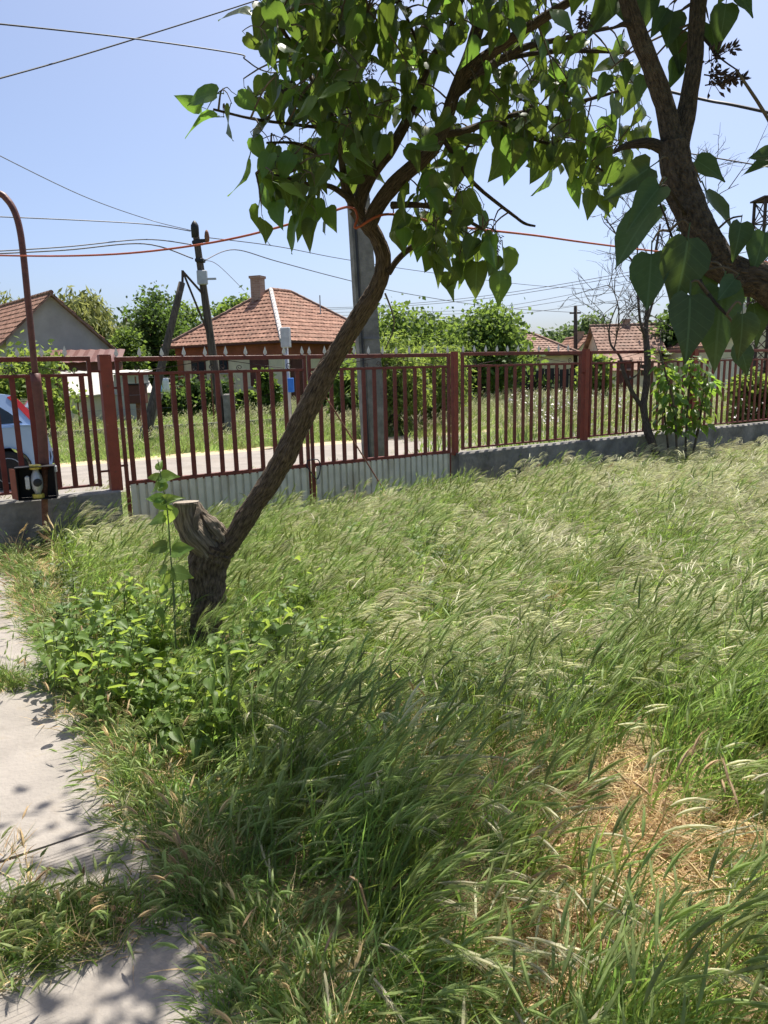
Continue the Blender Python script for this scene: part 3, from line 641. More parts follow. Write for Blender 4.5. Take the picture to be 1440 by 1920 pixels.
nc = gd(530, 33.5); zw_ = ptd(528, 637, 33.2).z
hs, (c0, c1, c2, c3) = hip_house('cream house with orange hipped tile roof and brick chimney', nc, R(33), 6.7, 8.2, zw_, ptd(512, 545, 38.5).z, chim=(-1.3, .35, .52, ptd(487, 578, 37).z, ptd(487, 517, 37.0).z))
for f, w, a, b, sh in ((.20, 1.1, 1.05, 2.45, True), (.53, .55, 1.7, 2.35, False), (.78, .95, 1.05, 2.35, False)):
    wall_window(hs, c3, c0, 1 - f, w, a, b, shutter=sh)
wall_window(hs, c0, c1, .12, .9, .1, 2.3, shutter=True, sill=False); wall_window(hs, c0, c1, .45, 1.0, 1.0, 2.3)
mb = MB(); p = c3.lerp(c0, .02) + Vector((.1, -.1, 0)); mb.box(p.x, p.y, 1.45, .28, .28, 2.3); mb.build_w('pilaster', 'terracotta', hs)
p = at(601, 590, 37.5); mb = MB(); mb.tube([(Vector((p.x, p.y, p.z - .7)), .03), (Vector((p.x, p.y, p.z + .95)), .03)], 6, 1); mb.build_w('antenna_mast', 'galv', hs)

def gable_house(label, near, dirw, dirl, W, L, zel, zer, zap, fap=.5, tile_m='tile', wall_m='greywall', name='house', over=.3, windows=(), chim=None, lwin=()):
    """near = corner of the gable wall; dirw along the gable wall, dirl along the ridge"""
    root = empty(name, near); tag(root, label, 'house'); dw = Vector((dirw[0], dirw[1], 0)).normalized(); dl = Vector((dirl[0], dirl[1], 0)).normalized()
    p0, p1 = near, near + dw * W; q0, q1 = p0 + dl * L, p1 + dl * L; ap = near + dw * W * fap; aq = ap + dl * L
    Z = lambda p, z: Vector((p.x, p.y, z)); mb = MB()
    V = [Z(p0, 0), Z(p1, 0), Z(p1, zer), Z(ap, zap), Z(p0, zel), Z(q0, 0), Z(q1, 0), Z(q1, zer), Z(aq, zap), Z(q0, zel)]
    mb.add(V, [(0, 1, 2, 3, 4), (9, 8, 7, 6, 5), (0, 4, 9, 5), (1, 6, 7, 2)]); mb.build_w('wall', wall_m, root)
    rf = empty('roof', (0, 0, 0), 0, root); l = near
    def put(mb, m, nm): mb.v = [(x - l.x, y - l.y, zz - l.z) for x, y, zz in mb.v]; return mb.build(nm, m, rf)
    sl = (zap - zel) / (W * fap); sr = (zap - zer) / (W * (1 - fap)); o = over
    Le, La = Z(p0 - dw * o - dl * o, zel - sl * o + .08), Z(ap - dl * o, zap + .08); Lb, Lc = Z(q0 - dw * o + dl * o, zel - sl * o + .08), Z(aq + dl * o, zap + .08)
    Re, Rf = Z(p1 + dw * o - dl * o, zer - sr * o + .08), Z(q1 + dw * o + dl * o, zer - sr * o + .08)
    mb = MB(); dn = Vector((0, 0, -.10)); mb.add([Le, La, Re, Lb, Lc, Rf] + [v + dn for v in (Le, La, Re, Lb, Lc, Rf)], [(0, 1, 4, 3), (1, 2, 5, 4), (6, 9, 10, 7), (7, 10, 11, 8), (0, 6, 7, 1), (1, 7, 8, 2), (3, 4, 10, 9), (4, 5, 11, 10), (0, 3, 9, 6), (2, 8, 11, 5)])
    put(mb, 'tilebrown', 'roof_deck')
    t = MB(); q = tiles(Lb, Le, La, Lc); t.add(q.v, q.f); q = tiles(Re, Rf, Lc, La); t.add(q.v, q.f); o_ = put(t, tile_m, 'roof_tiles'); o_['kind'] = 'stuff'
    mb = MB(); ridge(mb, La, Lc, .1); put(mb, tile_m, 'ridge_cap')
    for f, w, a, b in windows: wall_window(root, p0, p1, f, w, a, b)
    for f, w, a, b in lwin: wall_window(root, q0, p0, f, w, a, b)
    if chim: c = ap + dl * chim[0] + dw * chim[1]; chimney(root, c, chim[2], chim[3], chim[4])
    return root
g = gd(18, 33)
gable_house('grey rendered house with plain gable wall and red tile roof', g, (.80, .60), (-.66, .75), 4.5, 11, ptd(17, 636, 33).z, ptd(213, 655, 35.7).z, ptd(105, 553, 34.2).z, .44)
# lean-to with red roof, shed, low outbuilding in front of the grey gable
def simple_shed(label, base, rz, w, d, h0, h1, wall_m, roof_m, door=True, name='shed'):
    root = empty(name, base, rz); tag(root, label, 'shed')
    mb = MB(); mb.add([(0, 0, 0), (w, 0, 0), (w, d, 0), (0, d, 0), (0, 0, h0), (w, 0, h0), (w, d, h1), (0, d, h1)], [(3, 2, 1, 0), (4, 5, 6, 7), (0, 1, 5, 4), (1, 2, 6, 5), (2, 3, 7, 6), (3, 0, 4, 7)]); mb.build('wall', wall_m, root)
    n = max(3, int(w / .35)); mb = MB(); V = []; k = (h1 - h0) / d
    for i in range(2 * n + 1):
        x = -.15 + (w + .3) * i / (2 * n); b = .05 if i % 2 else .02
        V += [(x, -.25, h0 - .25 * k + b), (x, d + .15, h1 + .15 * k + b)]
    mb.add(V, [(2 * i, 2 * i + 2, 2 * i + 3, 2 * i + 1) for i in range(2 * n)]); o = mb.build('roof', roof_m, root); so = o.modifiers.new('thickness', 'SOLIDIFY'); so.thickness = .04; so.offset = 1
    if door:
        mb = MB(); mb.box(w * .3, -.015, .95, .8, .05, 1.8); dd = mb.build('door', 'brownpaint', root); mb = MB(); mb.box(w * .3 + .3, -.06, .95, .03, .04, .12); mb.build('handle', 'galv', dd)
        mb = MB(); mb.box(w * .72, -.015, 1.3, .6, .05, .6); ww = mb.build('window', 'brownpaint', root); mb = MB(); mb.box(w * .72, -.035, 1.3, .48, .03, .48); mb.build('pane', 'glassdark', ww)
    return root
simple_shed('veranda lean-to with dark red sheet roof below the grey gable', gd(78, 31), R(14), 3.0, 2.2, 2.25, 2.75, 'brownpaint', 'brownpaint')
simple_shed('low cream outbuilding with pale sheet roof beside the red post', gd(128, 26.5), R(26), 2.7, 1.8, 1.05, 1.75, 'cream', 'whitewash', door=False)
simple_shed('small whitewashed shed with flat pale roof', gd(212, 27), R(8), 1.0, 1.3, 1.7, 1.78, 'whitewash', 'whitewash', door=False)
# utility box on post
b = gd(254, 22.5); root = empty('meter_box', b); tag(root, 'brown metal box on a post behind the slanted brace pole', 'meter box')
mb = MB(); mb.box(b.x, b.y, .42, .11, .11, .84); mb.build_w('shaft', 'rust', root); mb = MB(); mb.box(b.x, b.y, 1.1, .52, .3, .56, bev=.02); mb.build_w('cabinet', 'brownpaint', root); mb = MB(); mb.box(b.x, b.y, 1.40, .6, .38, .04); mb.build_w('lid', 'black', root)
# laundry
wl, wr = ptd(282, 708, 25), ptd(345, 706, 25)
root = empty('clothes_line', Vector((wl.x, wl.y, 0))); tag(root, 'thin clothes line between two slim posts in far yard', 'clothes line')
for p in (wl + Vector((-.5, 0, 0)), wr + Vector((.9, 0, 0))):
    mb = MB(); mb.tube([(Vector((p.x, p.y, 0)), .03), (Vector((p.x, p.y, wl.z + .05)), .03)], 6, 1); mb.build_w('post', 'rust', root)
mb = MB(); mb.tube([(wl + Vector((-.5, 0, .03)), .006), (wl.lerp(wr, .5), .006), (wr + Vector((.9, 0, .03)), .006)], 4, 4); mb.build_w('line', 'whitewash', root)
def cloth(px0, px1, py1, m, label):
    A, B = ptd(px0, 709, 24.98), ptd(px1, 709, 24.98); zb = ptd(px0, py1, 24.98).z; mb = MB(); V = []; n = 8
    for j in range(5):
        for i in range(n + 1): p = A.lerp(B, i / n); V.append((p.x, p.y + .03 * math.sin(i * 1.7) * j / 4 - .01, A.z + (zb - A.z) * j / 4))
    mb.add(V, [(j * (n + 1) + i, j * (n + 1) + i + 1, (j + 1) * (n + 1) + i + 1, (j + 1) * (n + 1) + i) for j in range(4) for i in range(n)])
    o = one('laundry', mb, m, label, 'laundry', A, smooth=True); so = o.modifiers.new('thickness', 'SOLIDIFY'); so.thickness = .006
cloth(296, 302, 735, 'clothblue', 'light blue cloth hanging on the clothes line'); cloth(304, 316, 735, 'clothwhite', 'white cloth hanging on the clothes line')
# right-hand houses
hip_house('low house with brown hipped roof behind black board fence', gd(1074, 46), R(14), 7.5, 5.2, ptd(1074, 662, 46).z, ptd(1050, 624, 48.5).z, 'tilebrown', 'cream', band=False)
hip_house('far house with pointed brown roof and two chimneys', gd(975, 62), R(40), 4.5, 5.2, ptd(975, 655, 62).z, ptd(962, 613, 66).z, 'tilebrown', 'cream', band=False, chim=(-.3, .4, .5, 4.2, ptd(955, 604, 66).z))
gable_house('old cream cottage with steep worn tile roof behind the dead tree', gd(1236, 44), (.06, 1), (-1, .06), 4.4, 3.3, 2.45, 2.45, ptd(1185, 612, 46).z, .5, 'tilebrown', 'cream', lwin=((.3, .7, .9, 1.9), (.72, .7, .9, 1.9)), chim=(1.4, .1, .42, 3.6, ptd(1187, 600, 46).z))
simple_shed('cottage porch with low tiled lean-to roof behind the dead tree', gd(1141, 41), R(2), 2.9, 1.8, ptd(1190, 692, 41).z, ptd(1190, 664, 42.5).z, 'cream', 'tilebrown')
gable_house('cream house with low tiled roof beyond the pale board gate', gd(1330, 40), (1, .1), (-.1, 1), 9, 6, 2.5, 2.5, 4.3, .5, 'tile', 'cream', windows=((.55, 1.0, .9, 2.1), (.8, 1.0, .9, 2.1)))
gable_house('distant house with red roof beside the pale willow', gd(178, 60), (1, .2), (-.2, 1), 5.5, 8, 3.6, 3.6, ptd(215, 600, 60).z, .5, 'tile', 'cream', chim=(2, 1.2, .6, 5, ptd(250, 596, 62).z))
gable_house('distant house with orange roof between far pole and cottage', gd(1075, 60), (1, .1), (-.1, 1), 3.0, 5, 2.6, 2.6, ptd(1098, 632, 60).z, .4, 'tile', 'cream', chim=(1.5, -.2, .6, 3.0, ptd(1092, 622, 60).z))
def board_fence(label, A, B, h, m, bw=.16, name='board_fence'):
    root = empty(name, A); tag(root, label, 'fence'); e = (B - A); n = int(e.length / bw); e.normalize(); ang = math.atan2(e.y, e.x); me = None
    mb = MB(); mb.box(0, 0, h / 2, bw * .86, .03, h); me = mb.mesh('board', m); rg = random.Random(n)
    for i in range(n):
        p = e * (bw * (i + .5)); inst('board', me, root, p, (0, 0, ang), (1, 1, rg.uniform(.96, 1.03)))
    for z in (.35, h - .3):
        mb = MB(); c = e * (n * bw / 2); mb.box(c.x - e.y * -.03, c.y + e.x * .03, z, n * bw, .03, .08, ang); mb.build('rail', m, root)
board_fence('black upright board fence in front of the brown hipped roof', gd(955, 35.5), gd(1100, 36.5), 1.5, 'blackwood', .26)
board_fence('pale blue grey board gate beyond the fence', gd(1338, 34), gd(1405, 34.5), 1.75, 'sheet', .18, 'board_gate')
mb = MB(); A = gd(860, 36); B = gd(1330, 41); e = (B - A).normalized(); ang = math.atan2(e.y, e.x); c = (A + B) / 2; mb.box(c.x, c.y, .16, (B - A).length, .25, .36, ang)
one('low_wall', mb, 'whitewash', 'low pale concrete wall along far side of the meadow', 'wall', A)
mb = MB(); A = fpt(-60, 14.2); B = fpt(12, 14.2); c = (A + B) / 2; mb.box(c.x, c.y, .09, (B - A).length, .16, .20, FROT)
one('garden_kerb', mb, 'plinth', 'low dark concrete kerb edging the far garden lawn', 'kerb', A)
root = empty('wire_fence', fpt(-30, 14.2)); tag(root, 'thin wire fence standing on the garden kerb', 'fence')
for k in range(15):
    p = fpt(-30 + k * 2.6, 14.2); mb = MB(); mb.tube([(Vector((p.x, p.y, .1)), .022), (Vector((p.x, p.y, 1.15)), .022)], 5, 1); mb.build_w('post', 'rust', root)
for z in (.3, .7, 1.1):
    mb = MB(); mb.tube([(fpt(-30, 14.2, z), .006), (fpt(6.4, 14.2, z), .006)], 4, 1); mb.build_w('wire', 'wiregrey', root)
bn = empty('garden_bench', fpt(-2.5, 20.5)); tag(bn, 'brown slatted bench standing against the far hedge', 'bench')
for k in range(7):
    mb = MB(); mb.tube([(fpt(-2.5, 20.5, .45 + k * .085), .03), (fpt(.2, 20.5, .45 + k * .085), .03)], 4, 1); mb.build_w('back_slat', 'brownpaint', bn)
for k in range(4):
    mb = MB(); mb.tube([(fpt(-2.5, 20.42 - k * .1, .43), .03), (fpt(.2, 20.42 - k * .1, .43), .03)], 4, 1); mb.build_w('seat_slat', 'brownpaint', bn)
for q in (-2.3, 0):
    for o_, h in ((20.56, 1.0), (20.15, .42)):
        mb = MB(); mb.tube([(fpt(q, o_, 0), .035), (fpt(q, o_, h), .035)], 4, 1); mb.build_w('leg', 'brownpaint', bn)

# ------------------------------------------------------------------ parked car (faces left, tail towards the gate)
cw = gd(46, 11.9); cx = cw.dot(FU)
car = empty('parked_car', (0, 0, 0), FROT); tag(car, 'pale blue hatchback parked on the road beyond the fence', 'car')
to = 4.35; ts = fs(97, 830, to)
car.location = fpt(ts, to, .008)
# local x: 0 at tail, negative to the nose; y: 0 near side .. 1.62 far side
CWD = 1.62
def carpart(name, prof_rows, m, parent=car, smooth=True):
    """prof_rows: list of closed loops (same count) of (x,y,z)"""
    mb = MB(); n = len(prof_rows[0]); V = [v for r_ in prof_rows for v in r_]; Fc = []
    for i in range(len(prof_rows) - 1):
        for k in range(n): a0 = i * n + k; a1 = i * n + (k + 1) % n; Fc.append((a0, a1, a1 + n, a0 + n))
    Fc += [tuple(range(n))[::-1], tuple(range((len(prof_rows) - 1) * n, len(prof_rows) * n))]
    mb.add(V, Fc); o = mb.build(name, m, parent, smooth)
    return o
def lower(y, ins):   # side profile of the body below the belt line, with arch cut-outs
    P = [(-.03 - ins, .30), (-.0 - ins, .45), (-.02 - ins, .62), (-.06 - ins, .86), (-.10 - ins, .93)]
    P += [(-.5, .95), (-1.3, .93), (-2.2, .90), (-2.75, .86), (-3.3, .76), (-3.68 + ins, .62), (-3.78 + ins, .45), (-3.74 + ins, .26)]
    P += [(-3.40, .22)]
    for a in range(0, 181, 20): P.append((-3.05 - .33 * math.cos(R(a)), .29 + .33 * math.sin(R(a))))
    P += [(-2.6, .20), (-1.1, .20)]
    for a in range(0, 181, 20): P.append((-.62 - .33 * math.cos(R(a)), .29 + .33 * math.sin(R(a))))
    P += [(-.15, .26)]
    return [(x, y, z) for x, z in P]
carpart('body', [lower(.05, .05), lower(.0, .0), lower(CWD, .0), lower(CWD - .05 + .05, .05)], 'carpaint', smooth=False)
def green(y, k):     # glasshouse and roof
    P = [(-.10, .93), (-.16, 1.02), (-.36, 1.30), (-.46, 1.385), (-.75, 1.425), (-1.3, 1.44), (-1.85, 1.40), (-2.05, 1.33), (-2.45, 1.08), (-2.75, .88)]
    return [(x * (1) + (-.03 * k if x > -1 else .05 * k), y, z) for x, z in P]
V = []
mbc = MB()
def cab(y, inset):
    P = [(-.09, .92), (-.20, 1.08), (-.36, 1.29), (-.45, 1.375), (-.75, 1.42), (-1.3, 1.435), (-1.85, 1.395), (-2.08, 1.30), (-2.45, 1.06), (-2.78, .87)]
    return [(x, y + (inset * (z - .9) / .5), z) for x, z in P]
A_, B_ = cab(.03, .20), cab(CWD - .03, -.20); n = len(A_); mbc.add(A_ + B_, [tuple(range(n))[::-1], tuple(range(n, 2 * n))] + [(i, i + 1, n + i + 1, n + i) for i in range(n - 1)]); mbc.build('cabin', 'carpaint', car)
def yz(z): return .03 + .20 * (z - .9) / .5 - .006
def carwin(name, pts, m='glassdark'):
    mb = MB(); n = len(pts); mb.add([(x, yz(z), z) for x, z in pts] + [(x, yz(z) + .012, z) for x, z in pts], [tuple(range(n)), tuple(range(2 * n - 1, n - 1, -1))] + [(i, n + i, n + (i + 1) % n, (i + 1) % n) for i in range(n)]); return mb.build(name, m, car)
carwin('rear_window', [(-.36, .975), (-.52, 1.13), (-.74, 1.30), (-.86, 1.33), (-.82, 1.20), (-.78, .965)])
carwin('door_window', [(-.86, .965), (-.94, 1.335), (-1.30, 1.365), (-1.36, .95)]); carwin('front_window', [(-1.44, .95), (-1.42, 1.36), (-1.80, 1.34), (-2.08, 1.22), (-2.50, .95)])
for y in (.0, CWD - .06):
    mb = MB(); pts = [(-.105, .93), (-.215, 1.10), (-.375, 1.31), (-.46, 1.372), (-.52, 1.35), (-.43, 1.25), (-.27, 1.02), (-.17, .90)]
    yo = (lambda z: yz(z) - .004) if y < .5 else (lambda z: CWD - yz(z) - .05)
    k = len(pts); mb.add([(x + .006, yo(z), z) for x, z in pts] + [(x + .012, yo(z) + .05, z) for x, z in pts], [tuple(range(k)), tuple(range(2 * k - 1, k - 1, -1))] + [(i, k + i, k + (i + 1) % k, (i + 1) % k) for i in range(k)]); mb.build('tail_light', 'taillight', car)
mb = MB(); mb.box(.01, CWD / 2, .45, .10, CWD - .04, .22, bev=.03); mb.build('rear_bumper', 'plastic', car)
mb = MB(); mb.box(-.20, CWD / 2, 1.14, .02, CWD - .5, .34); o = mb.build('rear_screen', 'glassdark', car); o.rotation_euler = (0, 0, 0)
mb = MB(); mb.box(-1.38, -.004, .6, .008, .01, .66); mb.build('door_seam', 'black', car)
mb = MB(); mb.box(-1.25, -.015, .80, .17, .03, .035, bev=.01); mb.build('door_handle', 'carpaint', car)
mb = MB(); mb.box(-1.9, -.012, .52, 2.0, .02, .06, bev=.008); mb.build('rub_strip', 'plastic', car)
mb = MB(); mb.box(-2.35, -.09, 1.02, .12, .16, .12, bev=.03); mb.build('wing_mirror', 'carpaint', car)
for x in (-.62, -3.05):
    for y in (.10, CWD - .10):
        w = empty('wheel', (x, y, .285), 0, car)
        mb = MB(); lathe(mb, [(.20, -.09), (.27, -.09), (.285, -.06), (.285, .06), (.27, .09), (.20, .09)], 24, axis='y'); mb.build('tyre', 'tyre', w, True)
        mb = MB(); lathe(mb, [(.05, -.085), (.14, -.075), (.19, -.095), (.195, -.06), (.195, .06), (.19, .095), (.05, .085)], 20, axis='y'); mb.build('rim', 'valve', w, True)
    mb = MB()
    for sy in (.02, CWD - .24):
        P = [(Vector((x - .325 * math.cos(R(a)), sy, .29 + .325 * math.sin(R(a)))), 0) for a in range(0, 181, 15)]
        q = len(P); Vv = [tuple(p) for p, _ in P] + [(p.x, p.y + .22, p.z) for p, _ in P]; mb.add(Vv, [(i, i + 1, q + i + 1, q + i) for i in range(q - 1)])
    mb.build('wheel_arch', 'black', car)
for y in (.10, CWD - .3):
    mb = MB(); mb.box(-3.70, y + .1, .62, .12, .26, .14, bev=.03); mb.build('headlight', 'glassdark', car)

# ------------------------------------------------------------------ background trees and shrubs
def bg_tree(name, label, base, h, rx, zc0, cl, per, leaf, fol, seed, group=None, cat='tree', droop=0.0, ry=None, trunk=.12, sig=.22):
    rg = np.random.default_rng(seed); root = empty(name, base); tag(root, label, cat, group); ry = ry or rx
    cz = (zc0 + h) / 2; hz = (h - zc0) / 2; mb = MB(); mbl = MB()
    mbl.tube([(Vector((0, 0, -.05)), trunk), (Vector((rx * .08, 0, zc0 * .7)), trunk * .85), (Vector((rx * .05, 0, cz)), trunk * .55), (Vector((0, 0, h * .86)), trunk * .15)], 8, 4, rough=.12)
    C = []
    while len(C) < cl:
        p = rg.normal(size=3); p /= np.linalg.norm(p); rr = rg.uniform(.35, 1.0) ** .6
        lump = 1 + .35 * noise.noise(Vector(p * 1.9) + Vector((seed, 0, 0)))
        C.append(np.array([p[0] * rx * rr * lump, p[1] * ry * rr * lump, cz + p[2] * hz * rr * lump * .95]))
    for k, c in enumerate(C):
        if k % 4 == 0:
            z0 = zc0 + (c[2] - zc0) * .35; mbl.tube([(Vector((0, 0, max(.1, z0 - .1))), trunk * .35), (Vector((c[0] * .5, c[1] * .5, (z0 + c[2]) / 2 + .1)), trunk * .22), (Vector(c), trunk * .06)], 5, 3)
    mbl.build('trunk', 'twig', root, True)
    C = np.array(C); N = cl * per; ctr = np.repeat(C, per, 0); s_ = sig * min(rx, hz) * 1.1
    P = ctr + rg.normal(size=(N, 3)) * s_ * np.array([1, 1, .75]); P[:, 2] -= droop * np.abs(rg.normal(size=N)) * 1.2
    P[:, 2] = np.maximum(P[:, 2], .08)
    d = rg.normal(size=(N, 3)); d[:, 2] = d[:, 2] * .7 - .5 - droop * 2; d /= np.linalg.norm(d, axis=1)[:, None]
    w = np.cross(d, rg.normal(size=(N, 3))); w /= np.linalg.norm(w, axis=1)[:, None]; nn = np.cross(d, w)
    L = leaf * rg.uniform(.6, 1.35, N)[:, None]; Wd = L * (.32 if droop == 0 else .13)
    V = np.empty((N, 4, 3)); V[:, 0] = P; V[:, 1] = P + d * L * .45 + w * Wd + nn * L * .06; V[:, 2] = P + d * L; V[:, 3] = P + d * L * .45 - w * Wd + nn * L * .06
    me = bpy.data.meshes.new('crown'); me.vertices.add(N * 4); me.vertices.foreach_set('co', V.reshape(-1)); me.loops.add(N * 4); me.loops.foreach_set('vertex_index', np.arange(N * 4)); me.polygons.add(N); me.polygons.foreach_set('loop_start', np.arange(N) * 4); me.polygons.foreach_set('loop_total', np.full(N, 4)); me.update(calc_edges=True)
    me.materials.append(MATS['fol_' + fol]); link(bpy.data.objects.new('crown', me), root)
    return root
def tree_px(px, d, ytop, wpx, label, cl, per, leaf, fol, seed, zc0=.5, name='garden_tree', cat='tree', **k):
    b = gd(px, d); h = ptd(px, ytop, d).z; return bg_tree(name, label, b, h, wpx / F * d / 2, zc0, cl, per, leaf, fol, seed, cat=cat, **k)
tree_px(292, 43, 549, 120, 'dark leafy tree behind the slanted brace pole', 80, 110, .25, 'dark', 1, 1.0, trunk=.2)
tree_px(352, 47, 566, 90, 'dark tree between the wooden pole and the hipped roof', 55, 100, .25, 'mid', 2, 1.0)
tree_px(238, 39, 618, 66, 'small bushy green tree against the grey gable corner', 45, 90, .21, 'mid', 3, .6)
tree_px(160, 56, 545, 105, 'pale yellowish willow tree behind the grey gable house', 60, 110, .7, 'willow', 4, 2.5, droop=.5, trunk=.2)
tree_px(0, 58, 535, 90, 'pale willow tree behind the red ridge of the grey house', 40, 100, .7, 'willow', 5, 2.5, droop=.5, trunk=.2)
tree_px(446, 52, 546, 90, 'green tree showing above the hipped roof slope', 50, 70, .34, 'mid', 6, 2)
tree_px(35, 20.5, 648, 150, 'leafy vine-like bush beside the parked car', 60, 90, .17, 'light', 7, .15, name='garden_bush', cat='bush')
tree_px(735, 19, 615, 110, 'bright feathery shrub growing against the concrete pole', 65, 130, .17, 'light', 8, .2, name='garden_bush', cat='bush', droop=.12)
tree_px(808, 21, 622, 130, 'bright arching shrub behind the gate leaf', 70, 130, .17, 'light', 9, .15, name='garden_bush', cat='bush', droop=.12)
tree_px(760, 34, 578, 150, 'mid green tree behind the bright shrubs', 80, 120, .23, 'mid', 10, .8)
tree_px(838, 36, 600, 130, 'rounded mid green tree behind the arching shrub', 70, 110, .23, 'light', 11, .8)
tree_px(905, 33, 582, 145, 'tall green tree beside the far pointed roof', 90, 120, .22, 'mid', 12, .6)
tree_px(955, 38, 628, 90, 'small green tree in front of the far pointed roof', 40, 60, .3, 'mid', 13, .5)
tree_px(655, 23, 680, 70, 'dark shrub at the foot of the hipped house', 35, 70, .22, 'mid', 14, .1, name='garden_bush', cat='bush')
tree_px(1112, 75, 597, 85, 'far round tree behind the orange roofed house', 50, 60, .5, 'far', 15, 2)
tree_px(1050, 90, 612, 110, 'far pale tree above the brown hipped roof', 40, 60, .6, 'far', 16, 2)
tree_px(1262, 46, 566, 110, 'dark tree behind the bare dead tree', 60, 70, .36, 'dark', 17, 1.5, trunk=.2)
tree_px(1375, 47, 560, 150, 'dark dense tree behind the lattice tower', 60, 70, .36, 'dark', 18, 1.5, trunk=.2)
tree_px(1420, 15.2, 688, 80, 'green garden bush close behind the far fence panel', 40, 70, .16, 'light', 19, .1, name='garden_bush', cat='bush')
tree_px(1120, 33, 650, 60, 'light green bush in front of the old cottage', 30, 60, .25, 'light', 20, .2, name='garden_bush', cat='bush')
for k, (px, d, yt, w, f) in enumerate(((330, 29, 712, 100, 'dark'), (405, 29, 712, 70, 'dark'), (455, 28, 735, 50, 'mid'), (503, 27, 690, 32, 'mid'), (620, 27, 690, 60, 'light'))):
    tree_px(px, d, yt, w, ('low dark hedge bush behind the laundry', 'low dark hedge bush behind the wooden pole', 'loose shrub below the cream house wall', 'small pointed conifer by the house door', 'pale shrub beside the blue box post')[k], 30, 75, .2, f, 30 + k, .05, name='garden_bush', cat='bush')
for k, (px, d, yt, w) in enumerate(((1000, 37, 690, 90), (920, 37, 690, 80), (860, 34, 690, 90))):
    tree_px(px, d, yt, w, ('dark bush leaning over the black board fence', 'dark bush left of the black board fence', 'dark bush beyond the gate post')[k], 30, 60, .24, 'dark', 40 + k, .05, name='garden_bush', cat='bush')
# far wood closing the horizon
rg = np.random.default_rng(77); mb = MB(); V = []; Fc = []
for k in range(9000):
    a = rg.uniform(R(-42), R(42)); d = rg.uniform(115, 150); hh = 3.2 + 2.2 * noise.noise(Vector((a * 14, 0, 3))); z = rg.uniform(.2, 1) ** .7 * hh
    c = np.array([d * math.sin(a), d * math.cos(a), z]); q = rg.normal(size=(3, 3)) * .8; o = len(V); V += [tuple(c + q[0]), tuple(c + q[1]), tuple(c + q[2])]; Fc.append((o, o + 1, o + 2))
mb.add(V, Fc); o = mb.build('far_wood', 'fol_far'); tag(o, 'far low line of trees closing the horizon behind the houses', 'wood', kind='stuff')

# ------------------------------------------------------------------ lilac leaves
ROWS = [(0, -.045, .20), (.09, .045, .37), (.25, .215, .455), (.45, .43, .42), (.64, .63, .29), (.82, .82, .135), (1, 1, .0)]
def leaf_arrays(fold, bend, twist, wk=1.0, pet=.22):
    V = []; UV = []; Fc = []
    for cv, ev, hw in ROWS:
        for k, fx in enumerate((-1, -.55, 0, .55, 1)):
            x = fx * hw * wk * .80; v = cv + (ev - cv) * abs(fx); z = fold * abs(x) * 1.0 - bend * v * v + .03 * math.sin(v * 9 + fx * 2) * abs(fx)
            a = twist * v; V.append((x * math.cos(a) - z * math.sin(a) * .0, v, z + x * math.sin(a))); UV.append((.5 + x * 1.2, v))
    for i in range(len(ROWS) - 1):
        for k in range(4): a = i * 5 + k; Fc.append((a, a + 1, a + 6, a + 5))
    o = len(V); w = .012
    V += [(-w, -pet, .02), (w, -pet, .02), (0, -pet, .045), (-w, .03, 0), (w, .03, 0), (0, .03, .02)]; UV += [(.5, 0)] * 6
    Fc += [(o, o + 1, o + 4, o + 3), (o + 1, o + 2, o + 5, o + 4), (o + 2, o, o + 3, o + 5)]
    return V, UV, Fc
def leaf_mesh(name, m, arr):
    V, UV, Fc = arr; mb = MB(); mb.add(V, Fc, [tuple(UV[i] for i in f) for f in Fc]); return mb.mesh(name, m, True)
LARR = [leaf_arrays(f, b, t, w) for f, b, t, w in ((.25, .15, .1, .95), (.65, .30, -.4, .85), (.15, .42, .5, 1.02), (.4, .05, -.1, .82), (.9, .5, .3, .9), (.3, -.12, .0, .92), (.05, .28, -.6, 1.0), (.55, .65, .45, .84))]
def orient(tip, nrm):
    y = tip.normalized(); z = (nrm - y * nrm.dot(y)); z = z.normalized() if z.length > 1e-5 else y.orthogonal().normalized(); x = y.cross(z); return Matrix((x, y, z)).transposed()
LM = {}
def add_leaf(root, mname, base, tip, nrm, L, var, name='leaf'):
    key = (mname, var)
    if key not in LM: LM[key] = leaf_mesh('leaf', mname, LARR[var])
    o = bpy.data.objects.new(name, LM[key]); M3 = orient(tip, nrm); M = M3.to_4x4() @ Matrix.Diagonal((L, L, L, 1)); M.translation = base - root.matrix_basis.translation
    o.matrix_basis = M; return link(o, root)
def bulk_leaves(name, mname, items, root=None):
    V = []; Fc = []; UVs = []
    for base, tip, nrm, L, var in items:
        M = orient(tip, nrm); av, au, af = LARR[var]; o = len(V); V += [base + M @ (Vector(v) * L) for v in av]; Fc += [tuple(q + o for q in f) for f in af]; UVs += [tuple(au[i] for i in f) for f in af]
    mb = MB(); mb.add(V, Fc, UVs)
    return mb.build_w(name, mname, root, True) if root else mb.build(name, mname, None, True)

